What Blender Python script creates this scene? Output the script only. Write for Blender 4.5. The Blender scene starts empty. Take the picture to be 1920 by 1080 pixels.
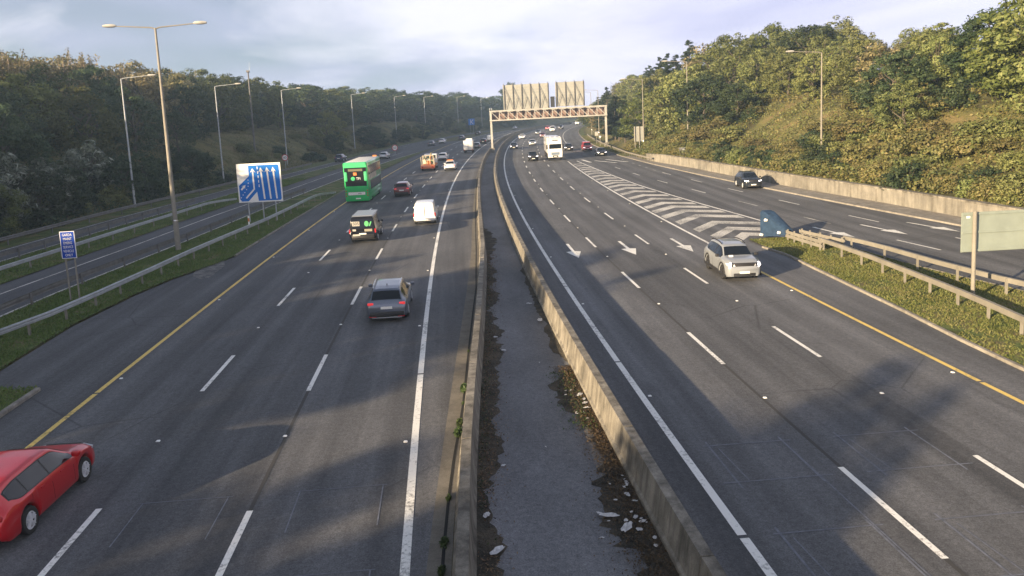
import bpy, math, random
import numpy as np
from mathutils import Vector, Matrix, noise
R = random.Random(7)
S = bpy.context.scene
COL = S.collection

# ------------------------------------------------------------------ camera, sky, sun, exposure
F_PX, PITCH, ROLL, CAM_H = 1438.716, 0.130059, 0.0482701, 8.772756
cam = bpy.data.cameras.new('camera'); cam.sensor_width = 36.0; cam.lens = F_PX / 1920 * 36
cam.clip_start = 0.1; cam.clip_end = 5000
camo = bpy.data.objects.new('camera', cam); COL.objects.link(camo)
_f = Vector((0, math.cos(PITCH), -math.sin(PITCH))); _u = Vector((0, math.sin(PITCH), math.cos(PITCH))); _r = Vector((1, 0, 0))
_c, _s = math.cos(ROLL), math.sin(ROLL)
_r2 = _r * _c - _u * _s; _u2 = _r * _s + _u * _c
camo.matrix_world = Matrix(((_r2.x, _u2.x, -_f.x, 0), (_r2.y, _u2.y, -_f.y, 0), (_r2.z, _u2.z, -_f.z, CAM_H), (0, 0, 0, 1)))
S.camera = camo

SUN_EL, SUN_AZ = math.radians(9.0), math.radians(43.0)      # azimuth the light travels towards
to_sun = Vector((-math.cos(SUN_AZ) * math.cos(SUN_EL), -math.sin(SUN_AZ) * math.cos(SUN_EL), math.sin(SUN_EL)))
W = bpy.data.worlds.new('World'); S.world = W; W.use_nodes = True
nt = W.node_tree; nt.nodes.clear()
def N(t, kind, **kw):
    n = t.nodes.new(kind)
    for k, v in kw.items():
        if k.startswith('i_'): n.inputs[k[2:].replace('_', ' ')].default_value = v
        else: setattr(n, k, v)
    return n
L = lambda t, a, b: t.links.new(a, b)
def ramp(t, fac, stops):
    n = t.nodes.new('ShaderNodeValToRGB')
    while len(n.color_ramp.elements) < len(stops): n.color_ramp.elements.new(0.5)
    for e, (p, c) in zip(n.color_ramp.elements, stops):
        e.position = p; e.color = (c, c, c, 1) if not hasattr(c, '__len__') else (*c, 1)
    t.links.new(fac, n.inputs[0]); return n.outputs[0]
def mixc(t, fac, a, b, blend='MIX'):
    n = t.nodes.new('ShaderNodeMix'); n.data_type = 'RGBA'; n.blend_type = blend
    for s, v in ((n.inputs[0], fac), (n.inputs[6], a), (n.inputs[7], b)):
        if hasattr(v, 'is_output'): t.links.new(v, s)
        elif not hasattr(v, '__len__'): s.default_value = v if s.type == 'VALUE' else (v, v, v, 1)
        else: s.default_value = (*v, 1)
    return n.outputs[2]
def mth(t, op, a, b=0.0):
    n = t.nodes.new('ShaderNodeMath'); n.operation = op
    for s, v in ((n.inputs[0], a), (n.inputs[1], b)):
        if hasattr(v, 'is_output'): t.links.new(v, s)
        else: s.default_value = v
    return n.outputs[0]
sky = N(nt, 'ShaderNodeTexSky', sky_type='NISHITA', sun_disc=False, sun_elevation=SUN_EL,
        sun_rotation=math.atan2(to_sun.x, to_sun.y), altitude=60, air_density=1.0, dust_density=1.5, ozone_density=1.2)
tc = N(nt, 'ShaderNodeTexCoord')
sep = N(nt, 'ShaderNodeSeparateXYZ'); L(nt, tc.outputs['Generated'], sep.inputs[0])
zz = mth(nt, 'ADD', mth(nt, 'MAXIMUM', sep.outputs[2], 0.0), 0.22)
cmb = N(nt, 'ShaderNodeCombineXYZ')
L(nt, mth(nt, 'DIVIDE', sep.outputs[0], zz), cmb.inputs[0]); L(nt, mth(nt, 'DIVIDE', sep.outputs[1], zz), cmb.inputs[1])
def cloud(scale, sx, sy, detail, rough, loc, dist=0.0):
    mp = N(nt, 'ShaderNodeMapping'); mp.inputs['Scale'].default_value = (sx, sy, 1); mp.inputs['Location'].default_value = loc
    mp.inputs['Rotation'].default_value = (0, 0, 0.35)
    L(nt, cmb.outputs[0], mp.inputs[0])
    n = N(nt, 'ShaderNodeTexNoise', i_Scale=scale, i_Detail=detail, i_Roughness=rough, i_Distortion=dist)
    L(nt, mp.outputs[0], n.inputs['Vector']); return n.outputs[0]
side = mth(nt, 'MULTIPLY', mth(nt, 'ADD', sep.outputs[0], 0.12), 0.42)          # the cloud sheet thickens towards the right of the road
veil = ramp(nt, mth(nt, 'ADD', cloud(0.5, 1, 1.1, 4, 0.55, (3.1, 0.7, 0), 0.2), side), [(0.28, 0.12), (0.46, 0.96)])
puff = ramp(nt, mth(nt, 'ADD', cloud(0.9, 1, 1.25, 9, 0.6, (2.6, 1.1, 0), 0.5), mth(nt, 'MULTIPLY', side, .7)), [(0.42, 0.0), (0.66, 1.0)])
LILAC, WHITE = (4.7, 4.75, 6.6), (7.9, 7.7, 8.5)
thin = ramp(nt, sep.outputs[2], [(0.22, 1.0), (0.65, 0.18)])   # seen edge-on near the horizon the sheet looks thick, overhead it is thin
skyc = mixc(nt, mth(nt, 'MULTIPLY', veil, thin), sky.outputs[0], LILAC)
skyc = mixc(nt, mth(nt, 'MULTIPLY', mth(nt, 'MULTIPLY', puff, 0.72), thin), skyc, WHITE)
bg = N(nt, 'ShaderNodeBackground'); bg.inputs['Strength'].default_value = 0.050
L(nt, skyc, bg.inputs[0]); wo = N(nt, 'ShaderNodeOutputWorld'); L(nt, bg.outputs[0], wo.inputs[0])

sun = bpy.data.lights.new('sun', 'SUN'); sun.energy = 5.0; sun.angle = math.radians(0.5); sun.color = (1.0, 0.77, 0.49)
suno = bpy.data.objects.new('sun', sun); COL.objects.link(suno)
suno.rotation_euler = to_sun.to_track_quat('Z', 'Y').to_euler()
S.view_settings.view_transform = 'Standard'; S.view_settings.look = 'None'
S.view_settings.exposure = 1.68; S.view_settings.gamma = 1.0; S.view_settings.use_curve_mapping = False
S.cycles.max_bounces = 6; S.cycles.diffuse_bounces = 3; S.cycles.glossy_bounces = 3; S.cycles.transmission_bounces = 3
S.cycles.transparent_max_bounces = 4; S.cycles.volume_bounces = 0; S.cycles.use_denoising = True

# ------------------------------------------------------------------ the road as a surface: Y along it, o metres to the right of the median line
B0, G0 = (9.269953, 0.487146, -0.127754), (-9.379014, 3.373795, 0.318436, -0.127058)
def _z0(Y): t = Y / 100; return B0[0]*t + B0[1]*t*t + B0[2]*t**3
def _g0(Y): t = Y / 100; return G0[0]*t + G0[1]*t*t + G0[2]*t**3 + G0[3]*t**4
def _d0(Y): t = Y / 100; return (G0[0] + 2*G0[1]*t + 3*G0[2]*t*t + 4*G0[3]*t**3) / 100
def rz(Y):
    Yc = min(Y, 420.); e = max(Yc - 180, 0); return _z0(Yc) + 5e-5*e*e + (Y - Yc)*0.10
def rg(Y):
    Yc = min(Y, 420.); e = max(Yc - 180, 0); return _g0(Yc) + 2e-6*e**3 + (Y - Yc)*(_d0(420.) + 6e-6*240**2)
def rd(Y):
    Yc = min(Y, 420.); e = max(Yc - 180, 0); return _d0(Yc) + 6e-6*e*e
def P(Y, o, h=0.0):
    d = rd(Y); n = 1 / math.sqrt(1 + d*d)
    return Vector((rg(Y) + o*n, Y - o*d*n, rz(Y) + h))
def tangent(Y): return (P(Y + .5, 0) - P(Y - .5, 0)).normalized()
def tab(pts):
    xs = [p[0] for p in pts]; ys = [p[1] for p in pts]
    return lambda Y: float(np.interp(Y, xs, ys))
YL, WL, WR, YR = -12.14, -1.11, 5.86, 16.42
gutter = tab([(0, -1.5), (14.6, -.68), (21.5, -.25), (30, .3), (39.4, .84), (50, 1.29), (63, 1.53), (82, 1.75), (110, 1.8), (400, 1.8)])
slot = tab([(0, -1.0), (14.5, -.37), (18.2, -.15), (23, .29), (39.3, 1.30), (50, 1.6), (60, 1.75), (80, 1.95), (400, 2.0)])
barL = tab([(0, -.6), (14.5, .10), (18, .27), (23, .60), (28, .95), (33, 1.27), (40, 1.66), (48, 2.0), (60, 2.18), (80, 2.28), (120, 2.3), (400, 2.3)])   # centre line
BARR = 4.41
kerbL = tab([(0, -14.3), (27.2, -14.3), (28.2, -17.0), (36, -17.4), (42, -17.0), (46, -16.4), (50, -15.2), (53, -14.7), (70, -14.65), (200, -14.5), (225, -12.9), (245, -12.2), (420, -12.2)])
railL = tab([(15, -21.2), (25, -20.2), (32, -19.1), (36, -18.3), (40, -17.95), (46, -17.6), (52, -17.35), (59, -16.85), (67, -16.2), (74, -16.0), (84, -15.85), (96, -15.3)])
s1in = tab([(0, -22.9), (43, -22.1), (50, -21.6), (60, -21.0), (72, -20.5), (83, -20.2), (97, -19.5), (117, -18.8), (160, -17.4), (200, -15.2), (235, -12.7), (260, -12.2), (420, -12.2)])
s1line = tab([(0, -26.4), (45, -25.3), (60, -24.5), (78, -24.0), (99, -22.9), (126, -22.3), (160, -21.3), (200, -19.6), (240, -17.4), (420, -16.5)])
s1out = tab([(0, -28.2), (47, -26.9), (60, -26.4), (85, -25.5), (104, -24.8), (147, -24.0), (180, -23.0), (200, -22.5), (420, -21.0)])
s2in = tab([(0, -33.6), (56, -31.9), (75, -31.2), (98, -29.8), (120, -28.9), (136, -28.3), (152, -27.4), (180, -25.6), (205, -22.6), (420, -21.1)])
s2out = tab([(0, -36.5), (60, -35.2), (80, -34.6), (109, -32.6), (130, -31.7), (150, -30.7), (200, -29.6), (260, -28.6), (340, -27.2), (420, -26)])
bankL = tab([(-200, -39), (40, -37.6), (90, -36.8), (112, -35.9), (150, -34.0), (200, -33.0), (260, -31.5), (340, -29.5), (420, -28), (1500, -28)])
kerbR = tab([(0, 18.0), (22.7, 18.4), (26, 18.55), (30.2, 18.9), (36.5, 19.2), (43, 19.5), (46, 19.2)])       # island, main-road side
islR = tab([(0, 29), (32, 25.6), (35.4, 24.9), (39, 24.3), (44, 23.9), (52.2, 23.5), (57, 23.3)])             # island, slip side
hatR = tab([(40, 24.2), (57, 23.26), (70, 21.92), (86.5, 20.42), (100, 19.7), (131, 18.1)])
sd1 = tab([(30, 29.4), (42.3, 28.3), (46, 27.84), (57, 26.9), (76, 25.0), (79.6, 24.66), (87, 23.94), (98, 22.95), (110, 22.3), (125, 21.5), (140, 20.9)])
sd2 = tab([(30, 32.6), (45.5, 31.55), (53.4, 30.58), (57, 30.2), (68, 29.2), (79, 28.2), (90.6, 27.3), (101, 26.4)])
wallb = tab([(-50, 39.5), (30, 37.9), (53.4, 36.65), (63, 35.9), (75, 34.4), (92, 32.7), (106, 31.4), (122, 28.9), (140, 28.0)])
kerbS = tab([(-50, 37.5), (30, 35.9), (50, 34.4), (62, 33.1), (71, 32.2), (97, 29.6), (116, 28.0), (139, 26.4), (180, 25.8), (240, 25.6), (330, 24.5), (420, 22)])
bankR = lambda Y: wallb(Y) + .4 if Y < 128 else float(np.interp(Y, [128, 150, 420, 1500], [wallb(128) + .4, 28.4, 24.5, 24.5]))
def smooth(x): x = min(max(x, 0), 1); return x*x*(3 - 2*x)
def bank(Y, o):
    b = bankL(Y)
    if o < b:
        a = b - o
        return 6.3*smooth(a/15) + 0.11*min(max(a - 12, 0), 60) + .5*(noise.noise(Vector((o*.13, Y*.13, 2)))) * min(a/4, 1)
    b = bankR(Y)
    if o > b - .02:
        a = o - b
        w = 1.18 * (1 if Y < 122 else smooth((138 - Y)/16))
        return w + 7.2*smooth(max(a - .8, 0)/15) + 0.14*min(max(a - 13, 0), 40) + .5*(noise.noise(Vector((o*.13, Y*.13, 7)))) * min(max(a - 1, 0)/4, 1)
    return 0.0
def G(Y, o, h=0.0): return P(Y, o, bank(Y, o) + h)

# ------------------------------------------------------------------ materials
def mat(name, col, rough=.6, metal=0.0, spec=.5, emit=0.0, coat=0.0, var=0.0, vscale=3.0, bump=0.0, bscale=60.0):
    m = bpy.data.materials.new(name); m.use_nodes = True; t = m.node_tree; b = t.nodes['Principled BSDF']
    b.inputs['Roughness'].default_value = rough; b.inputs['Metallic'].default_value = metal
    b.inputs['Specular IOR Level'].default_value = spec; b.inputs['Coat Weight'].default_value = coat; b.inputs['Coat Roughness'].default_value = .08
    tcn = t.nodes.new('ShaderNodeTexCoord')
    if var:
        n = N(t, 'ShaderNodeTexNoise', i_Scale=vscale, i_Detail=6, i_Roughness=.65); L(t, tcn.outputs['Object'], n.inputs['Vector'])
        lo = tuple(c*(1 - var) for c in col); hi = tuple(min(1, c*(1 + var)) for c in col)
        L(t, ramp(t, n.outputs[0], [(.3, lo), (.7, hi)]), b.inputs['Base Color'])
    else: b.inputs['Base Color'].default_value = (*col, 1)
    if bump:
        n = N(t, 'ShaderNodeTexNoise', i_Scale=bscale, i_Detail=4); L(t, tcn.outputs['Object'], n.inputs['Vector'])
        bp = N(t, 'ShaderNodeBump', i_Strength=bump, i_Distance=.02); L(t, n.outputs[0], bp.inputs['Height']); L(t, bp.outputs[0], b.inputs['Normal'])
    if emit:
        b.inputs['Emission Color'].default_value = (*col, 1); b.inputs['Emission Strength'].default_value = emit
    return m
def asphalt(name, base, streak=.25, patch=.22, warm=(.955, .97, 1.03), lane=None):
    m = bpy.data.materials.new(name); m.use_nodes = True; t = m.node_tree; b = t.nodes['Principled BSDF']
    uv = t.nodes.new('ShaderNodeUVMap'); ob = t.nodes.new('ShaderNodeTexCoord')
    def nz(src, sc, scale, det=5, rg_=.6):
        mp = N(t, 'ShaderNodeMapping'); mp.inputs['Scale'].default_value = sc; L(t, src, mp.inputs[0])
        n = N(t, 'ShaderNodeTexNoise', i_Scale=scale, i_Detail=det, i_Roughness=rg_); L(t, mp.outputs[0], n.inputs['Vector']); return n.outputs[0]
    st = ramp(t, nz(uv.outputs[0], (1.6, .035, 1), 1.0, 4), [(.3, 1 - streak), (.7, 1 + streak)])
    pt = ramp(t, nz(uv.outputs[0], (.22, .09, 1), 1.0, 5), [(.32, 1 - patch), (.68, 1 + patch)])
    sp = ramp(t, nz(ob.outputs['Object'], (1, 1, 1), 30, 3, .85), [(.32, .55), (.68, 1.48)])
    sp2 = ramp(t, nz(ob.outputs['Object'], (1, 1, 1), 8, 4, .75), [(.3, .74), (.7, 1.26)])
    c = mixc(t, 1.0, tuple(base*w for w in warm), st, 'MULTIPLY'); c = mixc(t, 1.0, c, pt, 'MULTIPLY'); c = mixc(t, 1.0, c, sp, 'MULTIPLY'); c = mixc(t, 1.0, c, sp2, 'MULTIPLY')
    if lane is not None:            # polished wheel tracks and a slightly different tone in every lane
        sx = t.nodes.new('ShaderNodeSeparateXYZ'); L(t, uv.outputs[0], sx.inputs[0])
        q = mth(t, 'ADD', mth(t, 'SUBTRACT', sx.outputs[0], lane), mth(t, 'MULTIPLY', nz(uv.outputs[0], (.3, .05, 1), 1.0, 3), .5))
        wv = mth(t, 'COSINE', mth(t, 'MULTIPLY', q, 2*math.pi/1.8))
        c = mixc(t, 1.0, c, ramp(t, mth(t, 'MULTIPLY', mth(t, 'ADD', wv, 1.0), .5), [(0.0, 1.13), (1.0, .88)]), 'MULTIPLY')
        wn = N(t, 'ShaderNodeTexWhiteNoise', noise_dimensions='1D'); L(t, mth(t, 'FLOOR', mth(t, 'DIVIDE', mth(t, 'SUBTRACT', sx.outputs[0], lane - 1.8), 3.6)), wn.inputs['W'])
        c = mixc(t, 1.0, c, ramp(t, wn.outputs[0], [(0.0, .88), (1.0, 1.12)]), 'MULTIPLY')
        n3 = ramp(t, nz(uv.outputs[0], (.9, .22, 1), 1.0, 6, .7), [(.58, 1.0), (.72, .72)]); c = mixc(t, 1.0, c, n3, 'MULTIPLY')
    # fine cracks and joints
    vo = N(t, 'ShaderNodeTexVoronoi', feature='DISTANCE_TO_EDGE', i_Scale=.16); L(t, uv.outputs[0], vo.inputs['Vector'])
    cr = mth(t, 'MULTIPLY', ramp(t, vo.outputs[0], [(0.0, 1.0), (.006, 0.0)]), ramp(t, nz(uv.outputs[0], (.1, .1, 1), 1, 3), [(.52, 0), (.6, .55)]))
    c = mixc(t, cr, c, (.016, .016, .017))
    L(t, c, b.inputs['Base Color']); b.inputs['Roughness'].default_value = .82; b.inputs['Specular IOR Level'].default_value = .35
    bp = N(t, 'ShaderNodeBump', i_Strength=.5, i_Distance=.012); L(t, nz(ob.outputs['Object'], (1, 1, 1), 60, 2), bp.inputs['Height']); L(t, bp.outputs[0], b.inputs['Normal'])
    return m
def paint(name, col, wear=.52, dark=(.06, .058, .055)):
    m = bpy.data.materials.new(name); m.use_nodes = True; t = m.node_tree; b = t.nodes['Principled BSDF']
    ob = t.nodes.new('ShaderNodeTexCoord')
    n = N(t, 'ShaderNodeTexNoise', i_Scale=9, i_Detail=8, i_Roughness=.75); L(t, ob.outputs['Object'], n.inputs['Vector'])
    n2 = N(t, 'ShaderNodeTexNoise', i_Scale=.5, i_Detail=4); L(t, ob.outputs['Object'], n2.inputs['Vector'])
    f = mth(t, 'ADD', n.outputs[0], mth(t, 'MULTIPLY', mth(t, 'SUBTRACT', n2.outputs[0], .5), .5))
    L(t, mixc(t, ramp(t, f, [(wear, 0.0), (wear + .16, .8)]), col, dark), b.inputs['Base Color'])
    b.inputs['Roughness'].default_value = .7
    return m
def ground_mat(name, cols, scale, fine=18.0, spread=.25, bump=.8):
    m = bpy.data.materials.new(name); m.use_nodes = True; t = m.node_tree; b = t.nodes['Principled BSDF']
    ob = t.nodes.new('ShaderNodeTexCoord')
    def nz(sc, d=6, r=.65):
        n = N(t, 'ShaderNodeTexNoise', i_Scale=sc, i_Detail=d, i_Roughness=r); L(t, ob.outputs['Object'], n.inputs['Vector']); return n.outputs[0]
    k = len(cols); st = [(.5 - spread/2 + spread*i/(k - 1), c) for i, c in enumerate(cols)]
    c = ramp(t, nz(scale), st); f = ramp(t, nz(fine, 4, .8), [(.3, .45), (.7, 1.6)])
    L(t, mixc(t, 1.0, c, f, 'MULTIPLY'), b.inputs['Base Color']); b.inputs['Roughness'].default_value = .95; b.inputs['Specular IOR Level'].default_value = .15
    bp = N(t, 'ShaderNodeBump', i_Strength=bump, i_Distance=.12); L(t, nz(fine*.5, 5, .7), bp.inputs['Height']); L(t, bp.outputs[0], b.inputs['Normal'])
    return m
def concrete(name, col, stain=.35, vert=True):
    m = bpy.data.materials.new(name); m.use_nodes = True; t = m.node_tree; b = t.nodes['Principled BSDF']
    ob = t.nodes.new('ShaderNodeTexCoord')
    def nz(sc, scale, d=6, r=.65):
        mp = N(t, 'ShaderNodeMapping'); mp.inputs['Scale'].default_value = sc; L(t, ob.outputs['Object'], mp.inputs[0])
        n = N(t, 'ShaderNodeTexNoise', i_Scale=scale, i_Detail=d, i_Roughness=r); L(t, mp.outputs[0], n.inputs['Vector']); return n.outputs[0]
    a = ramp(t, nz((1, 1, 1), .9), [(.3, 1 - stain), (.7, 1 + stain*.5)])
    v = ramp(t, nz((1, 1, .12) if vert else (1, 1, 1), 3.2, 5), [(.35, 1 - stain*.8), (.6, 1.08)])
    s = ramp(t, nz((1, 1, 1), 45, 3, .8), [(.3, .72), (.7, 1.25)])
    c = mixc(t, 1, col, a, 'MULTIPLY'); c = mixc(t, 1, c, v, 'MULTIPLY'); c = mixc(t, 1, c, s, 'MULTIPLY')
    oi = N(t, 'ShaderNodeObjectInfo'); c = mixc(t, 1, c, ramp(t, oi.outputs['Random'], [(0.0, .84), (1.0, 1.12)]), 'MULTIPLY')
    L(t, c, b.inputs['Base Color']); b.inputs['Roughness'].default_value = .9; b.inputs['Specular IOR Level'].default_value = .2
    bp = N(t, 'ShaderNodeBump', i_Strength=.4, i_Distance=.02); L(t, nz((1, 1, 1), 30, 4), bp.inputs['Height']); L(t, bp.outputs[0], b.inputs['Normal'])
    return m
def leafmat(name, cols, transl=.35, hue=.03):
    m = bpy.data.materials.new(name); m.use_nodes = True; t = m.node_tree; t.nodes.clear()
    ge = N(t, 'ShaderNodeNewGeometry'); oi = N(t, 'ShaderNodeObjectInfo'); ob = N(t, 'ShaderNodeTexCoord')
    n = N(t, 'ShaderNodeTexNoise', i_Scale=.45, i_Detail=3); L(t, ob.outputs['Object'], n.inputs['Vector'])
    f = mth(t, 'ADD', mth(t, 'MULTIPLY', ge.outputs['Random Per Island'], .45), mth(t, 'MULTIPLY', n.outputs[0], .62))
    k = len(cols); c = ramp(t, f, [(.12 + .76*i/(k - 1), x) for i, x in enumerate(cols)])
    hs = N(t, 'ShaderNodeHueSaturation'); L(t, c, hs.inputs['Color'])
    L(t, mth(t, 'ADD', .5 - hue/2, mth(t, 'MULTIPLY', oi.outputs['Random'], hue)), hs.inputs['Hue'])
    r2 = mth(t, 'FRACT', mth(t, 'MULTIPLY', oi.outputs['Random'], 7.31))
    L(t, mth(t, 'ADD', .72, mth(t, 'MULTIPLY', r2, .6)), hs.inputs['Value'])
    d = N(t, 'ShaderNodeBsdfPrincipled'); d.inputs['Roughness'].default_value = .6; d.inputs['Specular IOR Level'].default_value = .3; L(t, hs.outputs[0], d.inputs['Base Color'])
    tr = N(t, 'ShaderNodeBsdfTranslucent'); L(t, hs.outputs[0], tr.inputs[0])
    mx = N(t, 'ShaderNodeMixShader'); mx.inputs[0].default_value = transl; L(t, d.outputs[0], mx.inputs[1]); L(t, tr.outputs[0], mx.inputs[2])
    o = N(t, 'ShaderNodeOutputMaterial'); L(t, mx.outputs[0], o.inputs[0]); return m

MT = {}
MT['asph'] = asphalt('worn asphalt', .094, lane=-10.35)
MT['asphR'] = asphalt('worn asphalt, oncoming side', .104, lane=7.6)
MT['asph2'] = asphalt('slip road asphalt', .078, .18, .2)
MT['asph3'] = asphalt('median asphalt', .15, .05, .38)
MT['white'] = paint('white road paint', (.78, .77, .73))
MT['whiteworn'] = paint('worn white road paint', (.62, .60, .55), .45)
MT['yellow'] = paint('yellow road paint', (.72, .52, .14))
MT['loop'] = mat('pale saw cut filler', (.13, .14, .17), .7, var=.4, vscale=6)
MT['dark'] = mat('dark gap', (.012, .012, .012), .95)
MT['grass'] = ground_mat('verge grass', [(.07, .075, .03), (.09, .125, .04), (.13, .145, .055), (.17, .135, .08)], .55)
MT['bankg'] = ground_mat('bank scrub', [(.06, .056, .03), (.10, .10, .04), (.135, .125, .05), (.17, .135, .065)], .25, 9.0)
MT['soil'] = ground_mat('silt and dead leaves', [(.05, .047, .04), (.075, .067, .054), (.11, .092, .07)], 1.6, 30)
MT['gravel'] = ground_mat('loose grey gravel', [(.10, .10, .10), (.16, .16, .16), (.22, .21, .20)], 2.5, 40)
MT['conc'] = concrete('weathered barrier concrete', (.255, .235, .20), .55)
MT['channel'] = concrete('drain channel concrete', (.19, .175, .15), .2, False)
MT['wall'] = concrete('retaining wall concrete', (.24, .225, .195), .32)
MT['kerb'] = concrete('kerb concrete', (.27, .25, .22), .3, False)
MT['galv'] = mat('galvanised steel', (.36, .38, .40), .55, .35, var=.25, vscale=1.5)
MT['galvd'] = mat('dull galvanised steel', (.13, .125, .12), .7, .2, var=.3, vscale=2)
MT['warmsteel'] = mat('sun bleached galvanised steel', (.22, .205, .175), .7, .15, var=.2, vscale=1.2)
MT['gantry'] = mat('cream painted steel', (.34, .335, .31), .6, var=.2, vscale=.8)
MT['gpanel'] = mat('sign board back', (.275, .28, .26), .7, var=.15, vscale=.6)
MT['gdark'] = mat('walkway mesh', (.19, .13, .11), .85, var=.2, vscale=2)
MT['signback'] = mat('grey green sign back', (.215, .25, .22), .7, var=.12, vscale=1)
MT['signblue'] = mat('blue sign sheeting', (.004, .135, .50), .7, spec=.2)
MT['signblue2'] = mat('deep blue sign sheeting', (.008, .05, .33), .7, spec=.2)
MT['signwhite'] = mat('white sign sheeting', (.74, .73, .70), .5)
MT['signred'] = mat('red sign ring', (.45, .03, .04), .5)
MT['attblue'] = mat('weathered blue plastic', (.022, .045, .088), .8, spec=.2, var=.3, vscale=4)
MT['reflect'] = mat('white reflector', (.8, .8, .78), .3)
MT['glass'] = mat('dark car glass', (.004, .006, .009), .03, 0, .5)
MT['tyre'] = mat('tyre rubber', (.018, .018, .018), .85)
MT['rim'] = mat('alloy rim', (.78, .79, .82), .3, .35)
MT['darkrim'] = mat('dark alloy rim', (.10, .10, .11), .4, .7)
MT['black'] = mat('black plastic', (.02, .02, .022), .55)
MT['plate'] = mat('white number plate', (.75, .75, .70), .4)
MT['tail'] = mat('red tail lamp', (.42, .012, .015), .25)
MT['taillit'] = mat('lit red tail lamp', (1.0, .05, .05), .3, emit=.12)
MT['head'] = mat('headlamp lens', (.70, .72, .76), .12)
MT['headlit'] = mat('lit headlamp', (1.0, .96, .98), .2, emit=1.0)
MT['chrome'] = mat('bright trim', (.62, .63, .65), .25, .8)
MT['litter'] = mat('white plastic litter', (.52, .515, .52), .6, var=.3, vscale=9)
MT['orange'] = mat('orange paint', (.62, .20, .05), .5, var=.15)
MT['bark'] = mat('grey bark', (.085, .07, .055), .9, var=.35, vscale=5)
MT['pale_bark'] = mat('pale dry twigs', (.34, .27, .20), .9, var=.3, vscale=5)
def carpaint(name, col, metal=.0): return mat(name, col, .32, metal, .5, coat=.8)

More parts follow.
